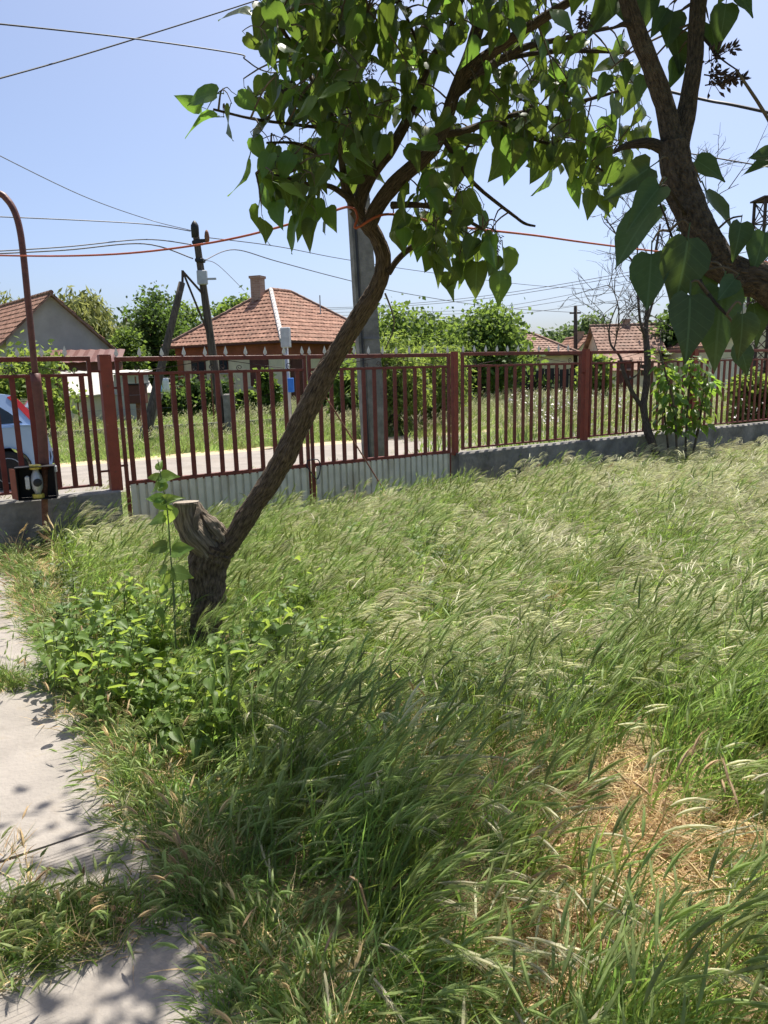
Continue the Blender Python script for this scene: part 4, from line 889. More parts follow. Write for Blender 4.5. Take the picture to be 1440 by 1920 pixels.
# ------------------------------------------------------------------ lilac with leaning trunk (tree A)
A0 = gnd(388, 1250); tA = (A0 - CAM).dot(FWD)
lil = empty('lilac_tree', A0); tag(lil, 'old lilac tree with leaning trunk and sawn stump in the grass', 'tree')
def chain(spec):   # (px, py, depth, width px) -> (point, radius)
    return [(at(px, py, t), w * t / F / 2) for px, py, t, w in spec]
TR = []
def branch(name, spec, root, m='bark', seg=10, sm=5, rough=.16, nsc=14, store=TR):
    ch = chain(spec); mb = MB(); mb.tube(ch, seg, sm, rough, nsc); o = mb.build_w(name, m, root, True)
    if store is not None: store += cat_rom(ch, sm)
    return o
branch('trunk', [(390, 1275, tA, 105), (389, 1240, tA, 76), (387, 1170, tA, 60), (389, 1110, tA, 61), (394, 1060, tA, 72), (404, 1030, tA, 76), (412, 1015, tA - .02, 60)], lil, seg=44, sm=14, rough=.20, nsc=11)
branch('trunk', [(398, 1042, tA - .02, 34.4), (430, 1020, tA - .02, 41.28), (470, 957, tA - .08, 36.46), (515, 890, tA - .16, 39.22), (552, 818, tA - .24, 41.28), (588, 745, tA - .32, 38.53), (625, 672, tA - .40, 35.09), (668, 602, tA - .50, 32.34), (703, 545, tA - .58, 31.65), (718, 495, tA - .64, 28.9), (709, 452, tA - .68, 28.9), (688, 420, tA - .72, 31.65), (665, 392, tA - .75, 23.39)], lil, seg=40, sm=12, rough=.20, nsc=11)
tB = tA - .73
st = branch('sawn_stump', [(404, 1048, tA - .05, 36), (384, 1022, tA - .06, 46), (362, 996, tA - .08, 52), (352, 968, tA - .09, 50), (350, 942, tA - .10, 46)], lil, 'deadwood', 32, 10, .20, 12, None)
ce = at(350, 942, tA - .10); r_ = 23 * tA / F; mb = MB(); ax = (ce - at(352, 968, tA - .09)).normalized(); s1 = ax.orthogonal().normalized(); s2 = ax.cross(s1); V = [ce + ax * .006] + [ce + ax * .004 + (s1 * math.cos(a) + s2 * math.sin(a)) * r_ * .97 for a in [2 * math.pi * k / 20 for k in range(20)]]
mb.add(V, [(0, 1 + k, 1 + (k + 1) % 20) for k in range(20)]); lo = lil.matrix_basis.translation; mb.v = [(x - lo.x, y - lo.y, z - lo.z) for x, y, z in mb.v]; mb.build('cut_face', 'cutwood', st)
branch('dead_stub', [(368, 946, tA - .04, 14), (380, 962, tA - .06, 22), (398, 985, tA - .06, 32), (414, 1006, tA - .04, 34), (418, 1032, tA - .02, 26)], lil, 'deadwood', 24, 9, .45, 18, None)
branch('dead_stub', [(372, 1012, tA - .10, 12), (366, 980, tA - .14, 12), (372, 952, tA - .12, 9)], lil, 'deadwood', 8, 5, .3, 20, None)
for spec, sg in (
    ([(690, 425, tB, 30.98), (712, 380, tB - .05, 29.57), (755, 330, tB - .12, 29.57), (800, 290, tB - .18, 28.86), (832, 240, tB - .22, 26.05), (850, 180, tB - .25, 24.64), (878, 110, tB - .28, 25.34), (900, 40, tB - .3, 23.23), (935, -60, tB - .35, 21.12)], 12),
    ([(668, 398, tB - .02, 30), (690, 335, tB - .06, 26), (735, 275, tB - .1, 24), (768, 215, tB - .12, 18), (802, 125, tB - .15, 15), (838, 65, tB - .18, 13), (872, -20, tB - .2, 12)], 9),
    ([(676, 400, tB, 28), (650, 360, tB - .1, 18), (640, 300, tB - .2, 14), (622, 220, tB - .35, 12), (575, 130, tB - .5, 10), (520, 40, tB - .65, 7)], 8),
    ([(735, 280, tB - .1, 15), (705, 262, tB - .15, 10), (665, 238, tB - .2, 8), (615, 240, tB - .35, 7), (540, 232, tB - .5, 6), (470, 222, tB - .6, 5), (400, 205, tB - .68, 4)], 7),
    ([(655, 372, tB - .1, 14), (620, 350, tB - .25, 10), (575, 345, tB - .4, 8), (520, 330, tB - .5, 6), (480, 325, tB - .55, 4)], 7),
    ([(645, 340, tB - .12, 10), (610, 300, tB - .3, 8), (560, 270, tB - .42, 6), (500, 268, tB - .5, 4)], 7),
    ([(852, 175, tB - .25, 22), (905, 135, tB - .2, 19), (975, 92, tB - .15, 14), (1052, 73, tB - .1, 9), (1140, 52, tB - .05, 7)], 8),
    ([(868, 140, tB - .27, 25), (925, 95, tB - .3, 22), (1006, 42, tB - .35, 19), (1082, -5, tB - .4, 16), (1140, -40, tB - .4, 14)], 9),
    ([(828, 252, tB - .2, 15), (871, 246, tB - .15, 13), (930, 224, tB - .05, 11), (1006, 206, tB + .05, 9), (1090, 190, tB + .15, 7), (1180, 165, tB + .2, 5)], 7),
    ([(832, 262, tB - .2, 10), (877, 330, tB - .15, 8), (911, 364, tB - .1, 7), (963, 404, tB - .05, 6), (984, 419, tB - .05, 6), (1004, 424, tB - .05, 4)], 6),
    ([(905, 135, tB - .2, 12), (960, 108, tB - .1, 9), (1050, 96, tB, 7), (1180, 98, tB + .1, 7)], 6),
    ([(728, 512, tB + .08, 13), (750, 482, tB + .08, 12), (780, 458, tB + .05, 11), (830, 430, tB, 8), (880, 440, tB - .05, 6)], 8),
    ([(735, 385, tB - .08, 14), (790, 385, tB - .15, 10), (850, 400, tB - .2, 8), (905, 430, tB - .22, 6)], 7),
    ([(800, 120, tB - .15, 8), (770, 50, tB - .25, 6), (740, -20, tB - .35, 5)], 6),
    ([(560, 110, tB - .52, 7), (620, 60, tB - .55, 6), (690, 20, tB - .5, 5)], 6),
    ([(930, 224, tB - .05, 8), (1000, 260, tB + .0, 7), (1060, 280, tB + .05, 5), (1130, 320, tB + .1, 4)], 6),
): branch('branch', spec, lil, seg=sg, sm=5, rough=.12, nsc=18)
branch('twig', [(722, 550, tA - .6, 4), (735, 585, tA - .6, 3), (738, 615, tA - .6, 3), (722, 655, tA - .6, 2)], lil, 'twig', 5, 5, 0, 1, None)

rg = random.Random(21)
# explicit outline leaves: centre px, length px, tip angle (deg clockwise from straight down), depth shift
EXP = [(375, 175, 62, 95, -.68), (352, 190, 50, 105, -.66), (378, 219, 58, 95, -.68), (421, 232, 62, 15, -.68), (440, 20, 60, 75, -.6), (487, 55, 75, 10, -.62), (520, 60, 70, -20, -.6), (545, 40, 78, -10, -.62), (505, 95, 60, 30, -.6),
       (470, 195, 55, -60, -.6), (492, 245, 62, 25, -.6), (485, 280, 48, -25, -.58), (462, 335, 70, 8, -.55), (510, 300, 52, 15, -.55), (505, 345, 52, -20, -.55), (498, 372, 60, 5, -.5), (478, 420, 62, 15, -.5), (500, 430, 45, -20, -.5), (548, 440, 64, 20, -.48), (520, 400, 56, -10, -.5), (565, 410, 70, 0, -.45), (580, 440, 50, 25, -.45), (620, 410, 48, -15, -.4), (590, 400, 52, 10, -.4), (610, 425, 40, 5, -.38), (560, 365, 60, 25, -.45), (535, 365, 62, -15, -.48),
       (805, 490, 58, 20, -.1), (840, 535, 52, -40, -.12), (870, 505, 60, -5, -.1), (892, 525, 66, 5, -.1), (940, 540, 60, -8, -.1), (922, 500, 52, 20, -.1), (948, 505, 70, -12, -.1), (786, 465, 50, 15, -.05), (820, 500, 54, -15, -.1), (845, 470, 58, 0, -.12), (880, 470, 55, 20, -.12), (765, 430, 46, 20, -.05), (750, 450, 44, -20, -.05), (900, 420, 50, 10, -.15), (915, 460, 48, -15, -.15), (870, 380, 52, 20, -.2),
       (960, 300, 80, 15, -.05), (935, 310, 70, 25, -.05), (1035, 330, 85, 5, .02), (1010, 320, 60, 30, .02), (1065, 300, 70, -20, .02), (985, 260, 64, -10, 0), (1080, 360, 48, 10, .08), (1105, 385, 52, 5, .08), (1130, 390, 44, -30, .1), (1150, 210, 62, 10, .15), (1180, 190, 55, 25, .18), (1140, 250, 55, -10, .12), (1110, 300, 60, 25, .1), (1170, 290, 44, -20, .15), (1195, 315, 40, 10, .15), (1165, 330, 46, 30, .12)]
ELL = [(560, 60, 95, 60, 26, -.6), (640, 60, 70, 80, 26, -.5), (600, 150, 75, 60, 28, -.5), (650, 210, 70, 70, 26, -.35), (540, 190, 70, 45, 14, -.55), (620, 300, 65, 50, 20, -.35), (560, 340, 75, 55, 22, -.45), (690, 300, 50, 60, 12, -.2), (740, 130, 60, 110, 26, -.2), (700, 40, 60, 60, 16, -.3), (790, 60, 70, 80, 18, -.25), (790, 210, 60, 50, 12, -.15), (830, 300, 60, 60, 20, -.12), (820, 400, 85, 60, 30, -.1), (860, 470, 65, 55, 16, -.1), (940, 210, 70, 70, 26, -.05), (1010, 230, 80, 80, 32, 0), (1080, 270, 60, 80, 22, .08), (960, 60, 70, 50, 16, -.25), (1050, 130, 80, 50, 18, 0), (1150, 150, 60, 60, 14, .12), (1130, 350, 60, 50, 12, .1), (1180, 250, 40, 50, 8, .15), (880, 40, 60, 60, 10, -.3), (1000, 10, 90, 40, 12, -.35), (600, -40, 120, 50, 24, -.5), (780, -50, 120, 50, 24, -.35), (980, -60, 120, 50, 24, -.35), (1120, -50, 80, 50, 14, -.2)]
items = []      # (base, tip, nrm, L, var, sizepx)
def mk(px, py, lpx, ang, t, L=None):
    a = R(ang); L = L or lpx * t / F
    tipd = (-UP * math.cos(a) - RGT * math.sin(a)) + FWD * rg.uniform(-.5, .35); tipd.normalize()
    ctr = at(px, py, t); base = ctr - tipd * L * .5
    nr = -FWD * rg.uniform(.1, 1.0) + Vector((rg.uniform(-1, 1), rg.uniform(-1, 1), rg.uniform(.0, 1.0))) * .8
    return (base, tipd, nr, L, rg.randrange(8), L * F / t)
for px, py, l, a, dt in EXP: items.append(mk(px, py, l * 1.05, a, tB + dt + rg.uniform(-.06, .06)))
for cx_, cy_, rx, ry, n, dt in ELL:
    k = 0; pts = []
    while k < int(n * 1.4):
        x, y = rg.uniform(-1, 1), rg.uniform(-1, 1)
        if x * x + y * y > 1: continue
        pts.append((x, y)); k += 1
        t = tB + dt + rg.uniform(-.28, .28); items.append(mk(cx_ + x * rx, cy_ + y * ry, 0, rg.gauss(0, 38), t, rg.uniform(.078, .124)))
for k in range(880):
    t = rg.uniform(2.1, 3.7); px_ = rg.gauss(760, 230); py_ = -60 - abs(rg.gauss(0, 190)); items.append(mk(px_, py_, 0, rg.gauss(0, 38), t, rg.uniform(.08, .125)))  # unseen leaves above the frame, added in number to deepen the ground shadow
items.sort(key=lambda q: -(q[5] if -40 < 0 else 0))
def inframe(b):
    x, y, _ = proj_np(np.array([b])); return -30 < x[0] < 1470 and y[0] > -20
vis = [q for q in items if inframe(q[0])]; hid = [q for q in items if not inframe(q[0])]
for q in vis[:300]: add_leaf(lil, 'lilac', *q[:5])
rest = vis[300:] + hid
o = bulk_leaves('foliage', 'lilac', [q[:5] for q in rest], lil); o['kind'] = 'stuff'
# twigs: each leaf's stalk joins the nearest branch through a shared node
TP = np.array([p for p, _ in TR]); nodes = {}
for q in items:
    b = q[0] - q[1].normalized() * q[3] * .2; key = tuple(int(math.floor(c / .16)) for c in b); nodes.setdefault(key, []).append(b)
mb = MB(); drop = Vector((0, 0, .03))
for key, bs in nodes.items():
    c = sum(bs, Vector()) / len(bs) + Vector((0, 0, .035)); i = int(np.argmin(((TP - np.array(c)) ** 2).sum(1))); p = Vector(TP[i])
    far_ = (p - c).length > (.6 if inframe(c) else .25)
    if far_: c = c if inframe(c) else None
    if c is None: continue
    if not far_: mb.tube([(p, .0045), (p.lerp(c, .55) + Vector((0, 0, .02)), .0035), (c, .0025)], 5, 3)
    for b in bs: mb.tube([(c, .0022), (c.lerp(b, .5) + Vector((0, 0, .012)), .0018), (b, .0013)], 4, 2)
o = mb.build_w('twigs', 'twig', lil, True); o['kind'] = 'stuff'
def panicle(root, px, py, t, lpx, ang, seed):
    r2 = random.Random(seed); a = R(ang); d = (-UP * math.cos(a) - RGT * math.sin(a)); L = lpx * t / F; p0 = at(px, py, t); mb = MB(); mb.tube([(p0, .0016), (p0 + d * L, .001)], 4, 2)
    for k in range(34):
        f = r2.uniform(.15, 1); c = p0 + d * L * f; q = Vector((r2.gauss(0, 1), r2.gauss(0, 1), r2.gauss(0, 1))).normalized(); ee = c + q * L * .28 * (1.15 - f) + d * L * .05; mb.tube([(c, .0008), (ee, .0008)], 3, 1); mb.tube([(ee, .001), (ee + q * .006 + d * .004, .0032), (ee + q * .013 + d * .006, .0004)], 4, 1)
    mb.build_w('seed_cluster', 'seed', root)
for k, (px, py, dt, l, a) in enumerate(((480, 180, -.6, 40, -120), (525, 185, -.55, 36, -150), (930, 430, -.15, 40, 0), (700, 100, -.3, 45, 10), (1100, 330, .1, 40, 30), (1090, 25, -.2, 60, 0), (860, 330, -.1, 40, 10))): panicle(lil, px, py, tB + dt, l, a, k)

# ------------------------------------------------------------------ lilac limb close to the camera (tree B)
tC = 1.48; B0 = Vector((1.35, 1.75, 0))
lb2 = empty('lilac_tree', B0); tag(lb2, 'forked lilac with thick bent limb and large dark leaves', 'tree'); TRB = []
ch = [(B0 - Vector((0, 0, .05)), .075), (B0 + Vector((.02, -.03, .5)), .06), (B0 + Vector((-.05, -.1, 1.0)), .052), (B0 + Vector((-.2, -.15, 1.45)), .046)] + chain([(1452, 548, tC, 60.19), (1395, 522, tC, 60.19), (1345, 488, tC, 60.19), (1310, 430, tC, 58.61), (1285, 370, tC, 57.82), (1266, 310, tC, 57.02), (1264, 272, tC, 53.86)])
mb = MB(); mb.tube(ch, 36, 11, .13, 22); mb.build_w('trunk', 'barkB', lb2, True); TRB += cat_rom(ch, 5)
for spec, sg in (([(1268, 300, tC, 42.64), (1246, 195, tC, 36.08), (1217, 115, tC - .02, 35.26), (1192, 50, tC - .04, 32.8), (1165, -40, tC - .06, 29.52)], 12), ([(1270, 290, tC + .01, 37.72), (1288, 205, tC + .02, 32.8), (1302, 120, tC + .02, 31.16), (1307, 40, tC + .02, 30.34), (1314, -50, tC + .02, 28.7)], 12), ([(1250, 283, tC, 22.96), (1222, 270, tC, 19.68), (1190, 270, tC, 15.58), (1165, 277, tC, 9.84), (1150, 287, tC, 4.92)], 9), ([(1195, 55, tC - .04, 14.76), (1172, 45, tC - .05, 10.66), (1150, 52, tC - .03, 5.74), (1110, 60, tC, 3.28)], 7), ([(1285, 400, tC - .02, 8.2), (1250, 350, tC - .1, 4.92), (1232, 362, tC - .12, 4.1), (1245, 400, tC - .13, 4.1), (1262, 450, tC - .14, 4.1)], 7), ([(1330, 480, tC - .02, 13.12), (1310, 520, tC - .08, 9.84), (1335, 560, tC - .14, 7.38), (1362, 590, tC - .16, 4.92)], 7), ([(1310, 60, tC + .02, 7.38), (1335, 90, tC + .02, 4.92), (1352, 110, tC, 3.28), (1380, 130, tC, 2.46)], 6)):
    branch('branch', spec, lb2, 'barkB', sg, 5, .12, 30, TRB)
NEAR = [(1283, 512, 128, 5, -.14, .9), (1293, 615, 128, 4, -.16, 1), (1392, 632, 84, -4, -.16, 1), (1344, 615, 150, 10, -.06, .5), (1218, 532, 112, 4, -.10, .5), (1398, 672, 62, -25, -.1, .7), (1186, 440, 132, 38, -.06, .35), (1208, 385, 96, 40, -.16, .8), (1180, 340, 96, 55, -.05, .5), (1345, 400, 96, -25, .08, .5), (1384, 452, 70, 10, -.05, .6), (1425, 470, 74, 15, -.05, .7), (1432, 292, 64, 80, 0, .5), (1430, 308, 66, 80, .05, .5), (1335, 318, 70, -60, .1, .6), (1356, 45, 70, 5, .02, .5), (1398, 5, 60, -45, 0, .5), (1130, 25, 90, 35, 0, .6), (1165, 15, 80, -10, .05, .6), (1255, 60, 80, 10, .06, .7), (1272, 100, 88, -5, .08, .8), (1262, 140, 60, 15, .08, .8), (1235, 45, 60, 30, .05, .7), (1130, 165, 50, 20, .2, .6), (1172, 140, 52, -5, .2, .6), (1200, 165, 46, 15, .2, .6), (1210, 20, 70, 5, .05, .6), (1340, 75, 64, -15, .06, .6), (1290, 420, 70, 60, .06, .6), (1325, 545, 80, -30, .02, .6), (1420, 610, 80, -15, .02, .6), (1360, 545, 60, 40, -.1, .7)]
rg = random.Random(5); NB = []
for px, py, l, a, dt, fc in NEAR:
    t = tC + dt; aa = R(a); d = (-UP * math.cos(aa) - RGT * math.sin(aa) + FWD * rg.uniform(-.15, .15)).normalized(); L = l * t / F; base = at(px, py, t) - d * L * .5
    nr = -FWD * fc + Vector((rg.uniform(-.6, .6), 0, rg.uniform(0, .5))) * (1.2 - fc); NB.append((base, d, nr, L, rg.choice((0, 1, 3, 5, 6)))); add_leaf(lb2, 'lilac_shaded', *NB[-1])
TP = np.array([p for p, _ in TRB]); mb = MB()
for base, d, nr, L, v in NB:
    b = base - d * L * .2; i = int(np.argmin(((TP - np.array(b)) ** 2).sum(1))); p = Vector(TP[i]); mb.tube([(p, .0028), (p.lerp(b, .6) + Vector((0, 0, .012)), .0022), (b, .0016)], 5, 3)
o = mb.build_w('twigs', 'twig', lb2, True); o['kind'] = 'stuff'
for k, (px, py, l, a) in enumerate(((1322, 120, 60, -120), (1322, 160, 66, -100), (1320, 140, 50, -80), (1100, 10, 42, 5))): panicle(lb2, px, py, tC + .02, l, a, 50 + k)
# off-frame crown of the same tree that shades the foreground
rg = random.Random(11); it = []
for k in range(1500):
    p = Vector((rg.gauss(.85, .50), rg.gauss(1.85, .45), rg.gauss(2.8, .28)))
    x, y, _ = proj_np(np.array([p]))
    if y[0] > -60: continue
    d = Vector((rg.gauss(0, .5), rg.gauss(0, .5), -1)).normalized(); it.append((p, d, Vector((rg.gauss(0, 1), rg.gauss(0, 1), 1)), rg.uniform(.08, .12), rg.randrange(8)))
o = bulk_leaves('foliage', 'lilac', it, lb2); o['kind'] = 'stuff'

# ------------------------------------------------------------------ orange line tied to the tree
k_ = lambda px, py, t: at(px, py, t)
P = [k_(-80, 476, 5.6), k_(0, 479, 5.3), k_(120, 480, 4.9), k_(240, 475, 4.6), k_(360, 461, 4.25), k_(470, 440, 4.0), k_(600, 404, 3.6), k_(655, 388, tB - .06), k_(670, 405, tB - .08), k_(667, 428, tB - .08), k_(712, 404, tB - .08), k_(760, 405, tB + .02), k_(860, 425, tB + .3), k_(1000, 441, tB + .9), k_(1100, 455, tB + 1.3), k_(1230, 471, tB + 1.9), k_(1400, 488, tB + 2.6), k_(1520, 497, tB + 3.1)]
cable('washing_line', 'orange plastic covered line tied round the lilac trunk', P, .0062, 'orange', n=5, cat='line')

# ------------------------------------------------------------------ dead tree and leafy shoot by the fence
D0 = fpt(fs(1236, 880, -.45), -.45); tD = (D0 - CAM).dot(FWD)
dead = empty('dead_tree', D0); tag(dead, 'bare dead tree with forked grey trunk in front of the fence', 'tree'); TD = []
branch('trunk', [(1238, 895, tD, 16.37), (1232, 855, tD, 14.19), (1215, 810, tD, 14.19), (1207, 765, tD, 13.09), (1212, 720, tD, 13.09), (1214, 670, tD, 12), (1211, 620, tD, 9.275), (1216, 560, tD, 6.547), (1228, 480, tD, 4.91), (1238, 420, tD, 3.274)], dead, 'deadbark', 12, 5, .18, 8, TD)
for spec in ([(1205, 765, tD, 8.73), (1185, 735, tD - .05, 8.184), (1170, 700, tD - .1, 7.093), (1163, 670, tD - .12, 4.91), (1145, 645, tD - .15, 4.365), (1143, 610, tD - .15, 2.728), (1158, 570, tD - .15, 2.182)], [(1212, 640, tD, 6.547), (1200, 600, tD - .1, 4.91), (1196, 545, tD - .1, 4.91), (1192, 500, tD - .15, 4.365), (1170, 470, tD - .2, 3.274), (1150, 430, tD - .2, 2.728), (1130, 405, tD - .2, 1.637)], [(1214, 600, tD, 4.91), (1232, 540, tD + .1, 3.819), (1255, 480, tD + .15, 2.728), (1290, 420, tD + .15, 2.182), (1340, 370, tD + .15, 1.637), (1385, 345, tD + .15, 1.091)], [(1192, 505, tD - .12, 3.274), (1196, 450, tD - .1, 2.182), (1190, 400, tD, 1.637)], [(1178, 712, tD - .1, 4.365), (1195, 702, tD - .1, 3.274), (1203, 680, tD - .1, 2.182)], [(1245, 500, tD + .1, 2.728), (1262, 420, tD + .1, 2.182), (1300, 340, tD + .1, 1.637), (1340, 310, tD + .1, 1.091)], [(1150, 660, tD - .12, 2.728), (1158, 620, tD - .15, 2.728), (1160, 580, tD - .2, 2.182), (1150, 545, tD - .2, 1.637), (1140, 535, tD - .2, 1.091)]):
    branch('branch', spec, dead, 'deadbark', 7, 4, .12, 10, TD)
rg = random.Random(9); mb = MB(); src = [q for q in TD if q[0].z > 2.0]
def twig(p, d, L, r, lev):
    e = p + d * L; mdl = p + d * L * .5 + Vector((rg.gauss(0, .05), rg.gauss(0, .05), rg.gauss(0, .05))) * L * 1.4; mb.tube([(p, r), (mdl, r * .8), (e, r * .5)], 4, 2)
    if lev:
        for q in range(rg.choice((2, 3))): f = rg.uniform(.3, 1); twig(p.lerp(e, f), (d + Vector((rg.gauss(0, .5), rg.gauss(0, .5), rg.gauss(.15, .45)))).normalized(), L * rg.uniform(.4, .75), r * .65, lev - 1)
for k in range(80):
    p, r_ = rg.choice(src); twig(p, Vector((rg.gauss(0, .6), rg.gauss(0, .4), rg.gauss(.6, .5))).normalized(), rg.uniform(.25, .7), .0075, 2)
o = mb.build_w('twigs', 'deadtwig', dead, True); o['kind'] = 'stuff'
S0 = fpt(fs(1280, 880, -.7), -.7); tS = (S0 - CAM).dot(FWD)
sh = empty('mulberry_shoot', S0); tag(sh, 'bright green leafy young shoots in front of the fence', 'plant')
rg = random.Random(4); n_l = 0
for spec in ([(1285, 895, tS, 5), (1286, 820, tS, 4), (1290, 750, tS, 4), (1296, 700, tS, 4), (1300, 672, tS, 3)], [(1270, 895, tS, 4), (1268, 820, tS - .1, 4), (1262, 750, tS - .1, 5), (1248, 700, tS - .1, 4), (1236, 655, tS - .1, 3)], [(1255, 890, tS + .1, 5), (1252, 830, tS + .1, 4), (1246, 760, tS + .1, 3), (1262, 690, tS + .1, 3)], [(1290, 890, tS, 4), (1310, 800, tS, 5), (1318, 740, tS, 4), (1322, 700, tS, 3)]):
    ch = chain(spec); mb = MB(); mb.tube(ch, 6, 5); mb.build_w('stem', 'twig', sh, True); C = cat_rom(ch, 12); C = [c for c in C if c[0].z > .55]
    for k in range(58):
        p = C[int(len(C) * (k + rg.random()) / 58) % len(C)][0]; a = k * 2.4 + rg.uniform(-.4, .4); h = p.z / 1.9; od = Vector((math.cos(a), math.sin(a), 0)); L = rg.uniform(.10, .19)
        base = p + od * rg.uniform(.02, .20) + Vector((0, 0, rg.uniform(-.03, .03))); d = (od * .8 + Vector((.15, 0, -.5 if h < .85 else .1))).normalized(); add_leaf(sh, 'mulberry', base, d, od * .5 + Vector((0, 0, 1)) + Vector((rg.gauss(0, .3), rg.gauss(0, .3), 0)), L, rg.randrange(8))
# sapling beside the stump
tP = tA - .30; Q0 = gnd(330, 1290); tP = (Q0 - CAM).dot(FWD)
sap = empty('lilac_sapling', Q0); tag(sap, 'slender young lilac sapling with paired leaves beside the sawn stump', 'sapling')
ch = chain([(332, 1290, tP, 4), (326, 1120, tP, 4), (320, 1040, tP, 3), (314, 960, tP, 3), (304, 905, tP, 2), (296, 862, tP, 2)]); mb = MB(); mb.tube(ch, 6, 5); mb.build_w('stem', 'greenstem', sap, True)
rg = random.Random(2)
for px, py, l, a, up_ in ((300, 905, 36, 150, .3), (288, 893, 26, 100, .5), (300, 870, 24, 185, .4), (318, 893, 42, -95, .3), (292, 912, 38, 60, .5), (290, 936, 36, 85, .4), (325, 935, 40, -120, .4), (308, 950, 40, -60, .5), (290, 975, 42, 70, .4), (316, 968, 40, 30, .4), (292, 1028, 44, 80, .4), (346, 1032, 52, -95, .4), (300, 1068, 30, 90, .4), (345, 1075, 46, -80, .6), (318, 1085, 34, 30, .5), (300, 1110, 36, 70, .4)):
    aa = R(a); d = (-UP * math.cos(aa) - RGT * math.sin(aa) + FWD * rg.uniform(-.4, .4)).normalized(); L = l * tP / F; base = at(px, py, tP) - d * L * .5
    add_leaf(sap, 'sprout', base, d, Vector((rg.uniform(-.3, .3), -1.0, up_ + .4)), L * .95, rg.randrange(8))

# ------------------------------------------------------------------ ground cover of young lilac suckers round the trunk
rg = random.Random(31); it = []; mb = MB()
UC = [(gnd(230, 1300), .42, 38), (gnd(330, 1330), .40, 38), (gnd(440, 1350), .38, 30), (gnd(500, 1290), .34, 24), (gnd(270, 1220), .42, 34), (gnd(430, 1240), .35, 16), (gnd(520, 1180), .3, 10), (gnd(180, 1250), .3, 12), (gnd(560, 1260), .25, 8), (gnd(360, 1420), .3, 8)]
for c, r_, n in UC:
    for k in range(n):
        a = rg.uniform(0, 6.283); q = r_ * math.sqrt(rg.random()); p = Vector((c.x + q * math.cos(a), c.y + q * math.sin(a), 0)); h = rg.uniform(.20, .44) * (.62 if abs(p.x - A0.x) < .22 and p.y < A0.y else 1)
        e = p + Vector((rg.gauss(.02, .06), rg.gauss(0, .06), h)); mb.tube([(p, .003), (p.lerp(e, .5) + Vector((rg.gauss(0, .01), 0, 0)), .0026), (e, .0018)], 4, 2)
        for j in range(rg.choice((7, 8, 9, 10))):
            f = 1 - .085 * j + rg.uniform(-.05, .05); b = p.lerp(e, max(.2, f)); a2 = rg.uniform(0, 6.283); d = Vector((math.cos(a2), math.sin(a2), rg.uniform(-.5, .35))).normalized()
            it.append((b + d * .015, d, Vector((rg.gauss(0, .35), rg.gauss(0, .35), 1)), rg.uniform(.045, .085), rg.randrange(8)))
o = bulk_leaves('leafy_undergrowth', 'sprout', it); tag(o, 'light green leafy suckers crowding round the lilac trunk base', 'undergrowth', kind='stuff')
o2 = mb.build('undergrowth_stems', 'greenstem'); tag(o2, 'thin green stems of the leafy suckers', 'undergrowth', kind='stuff'); o2.parent = o; del o2['category']

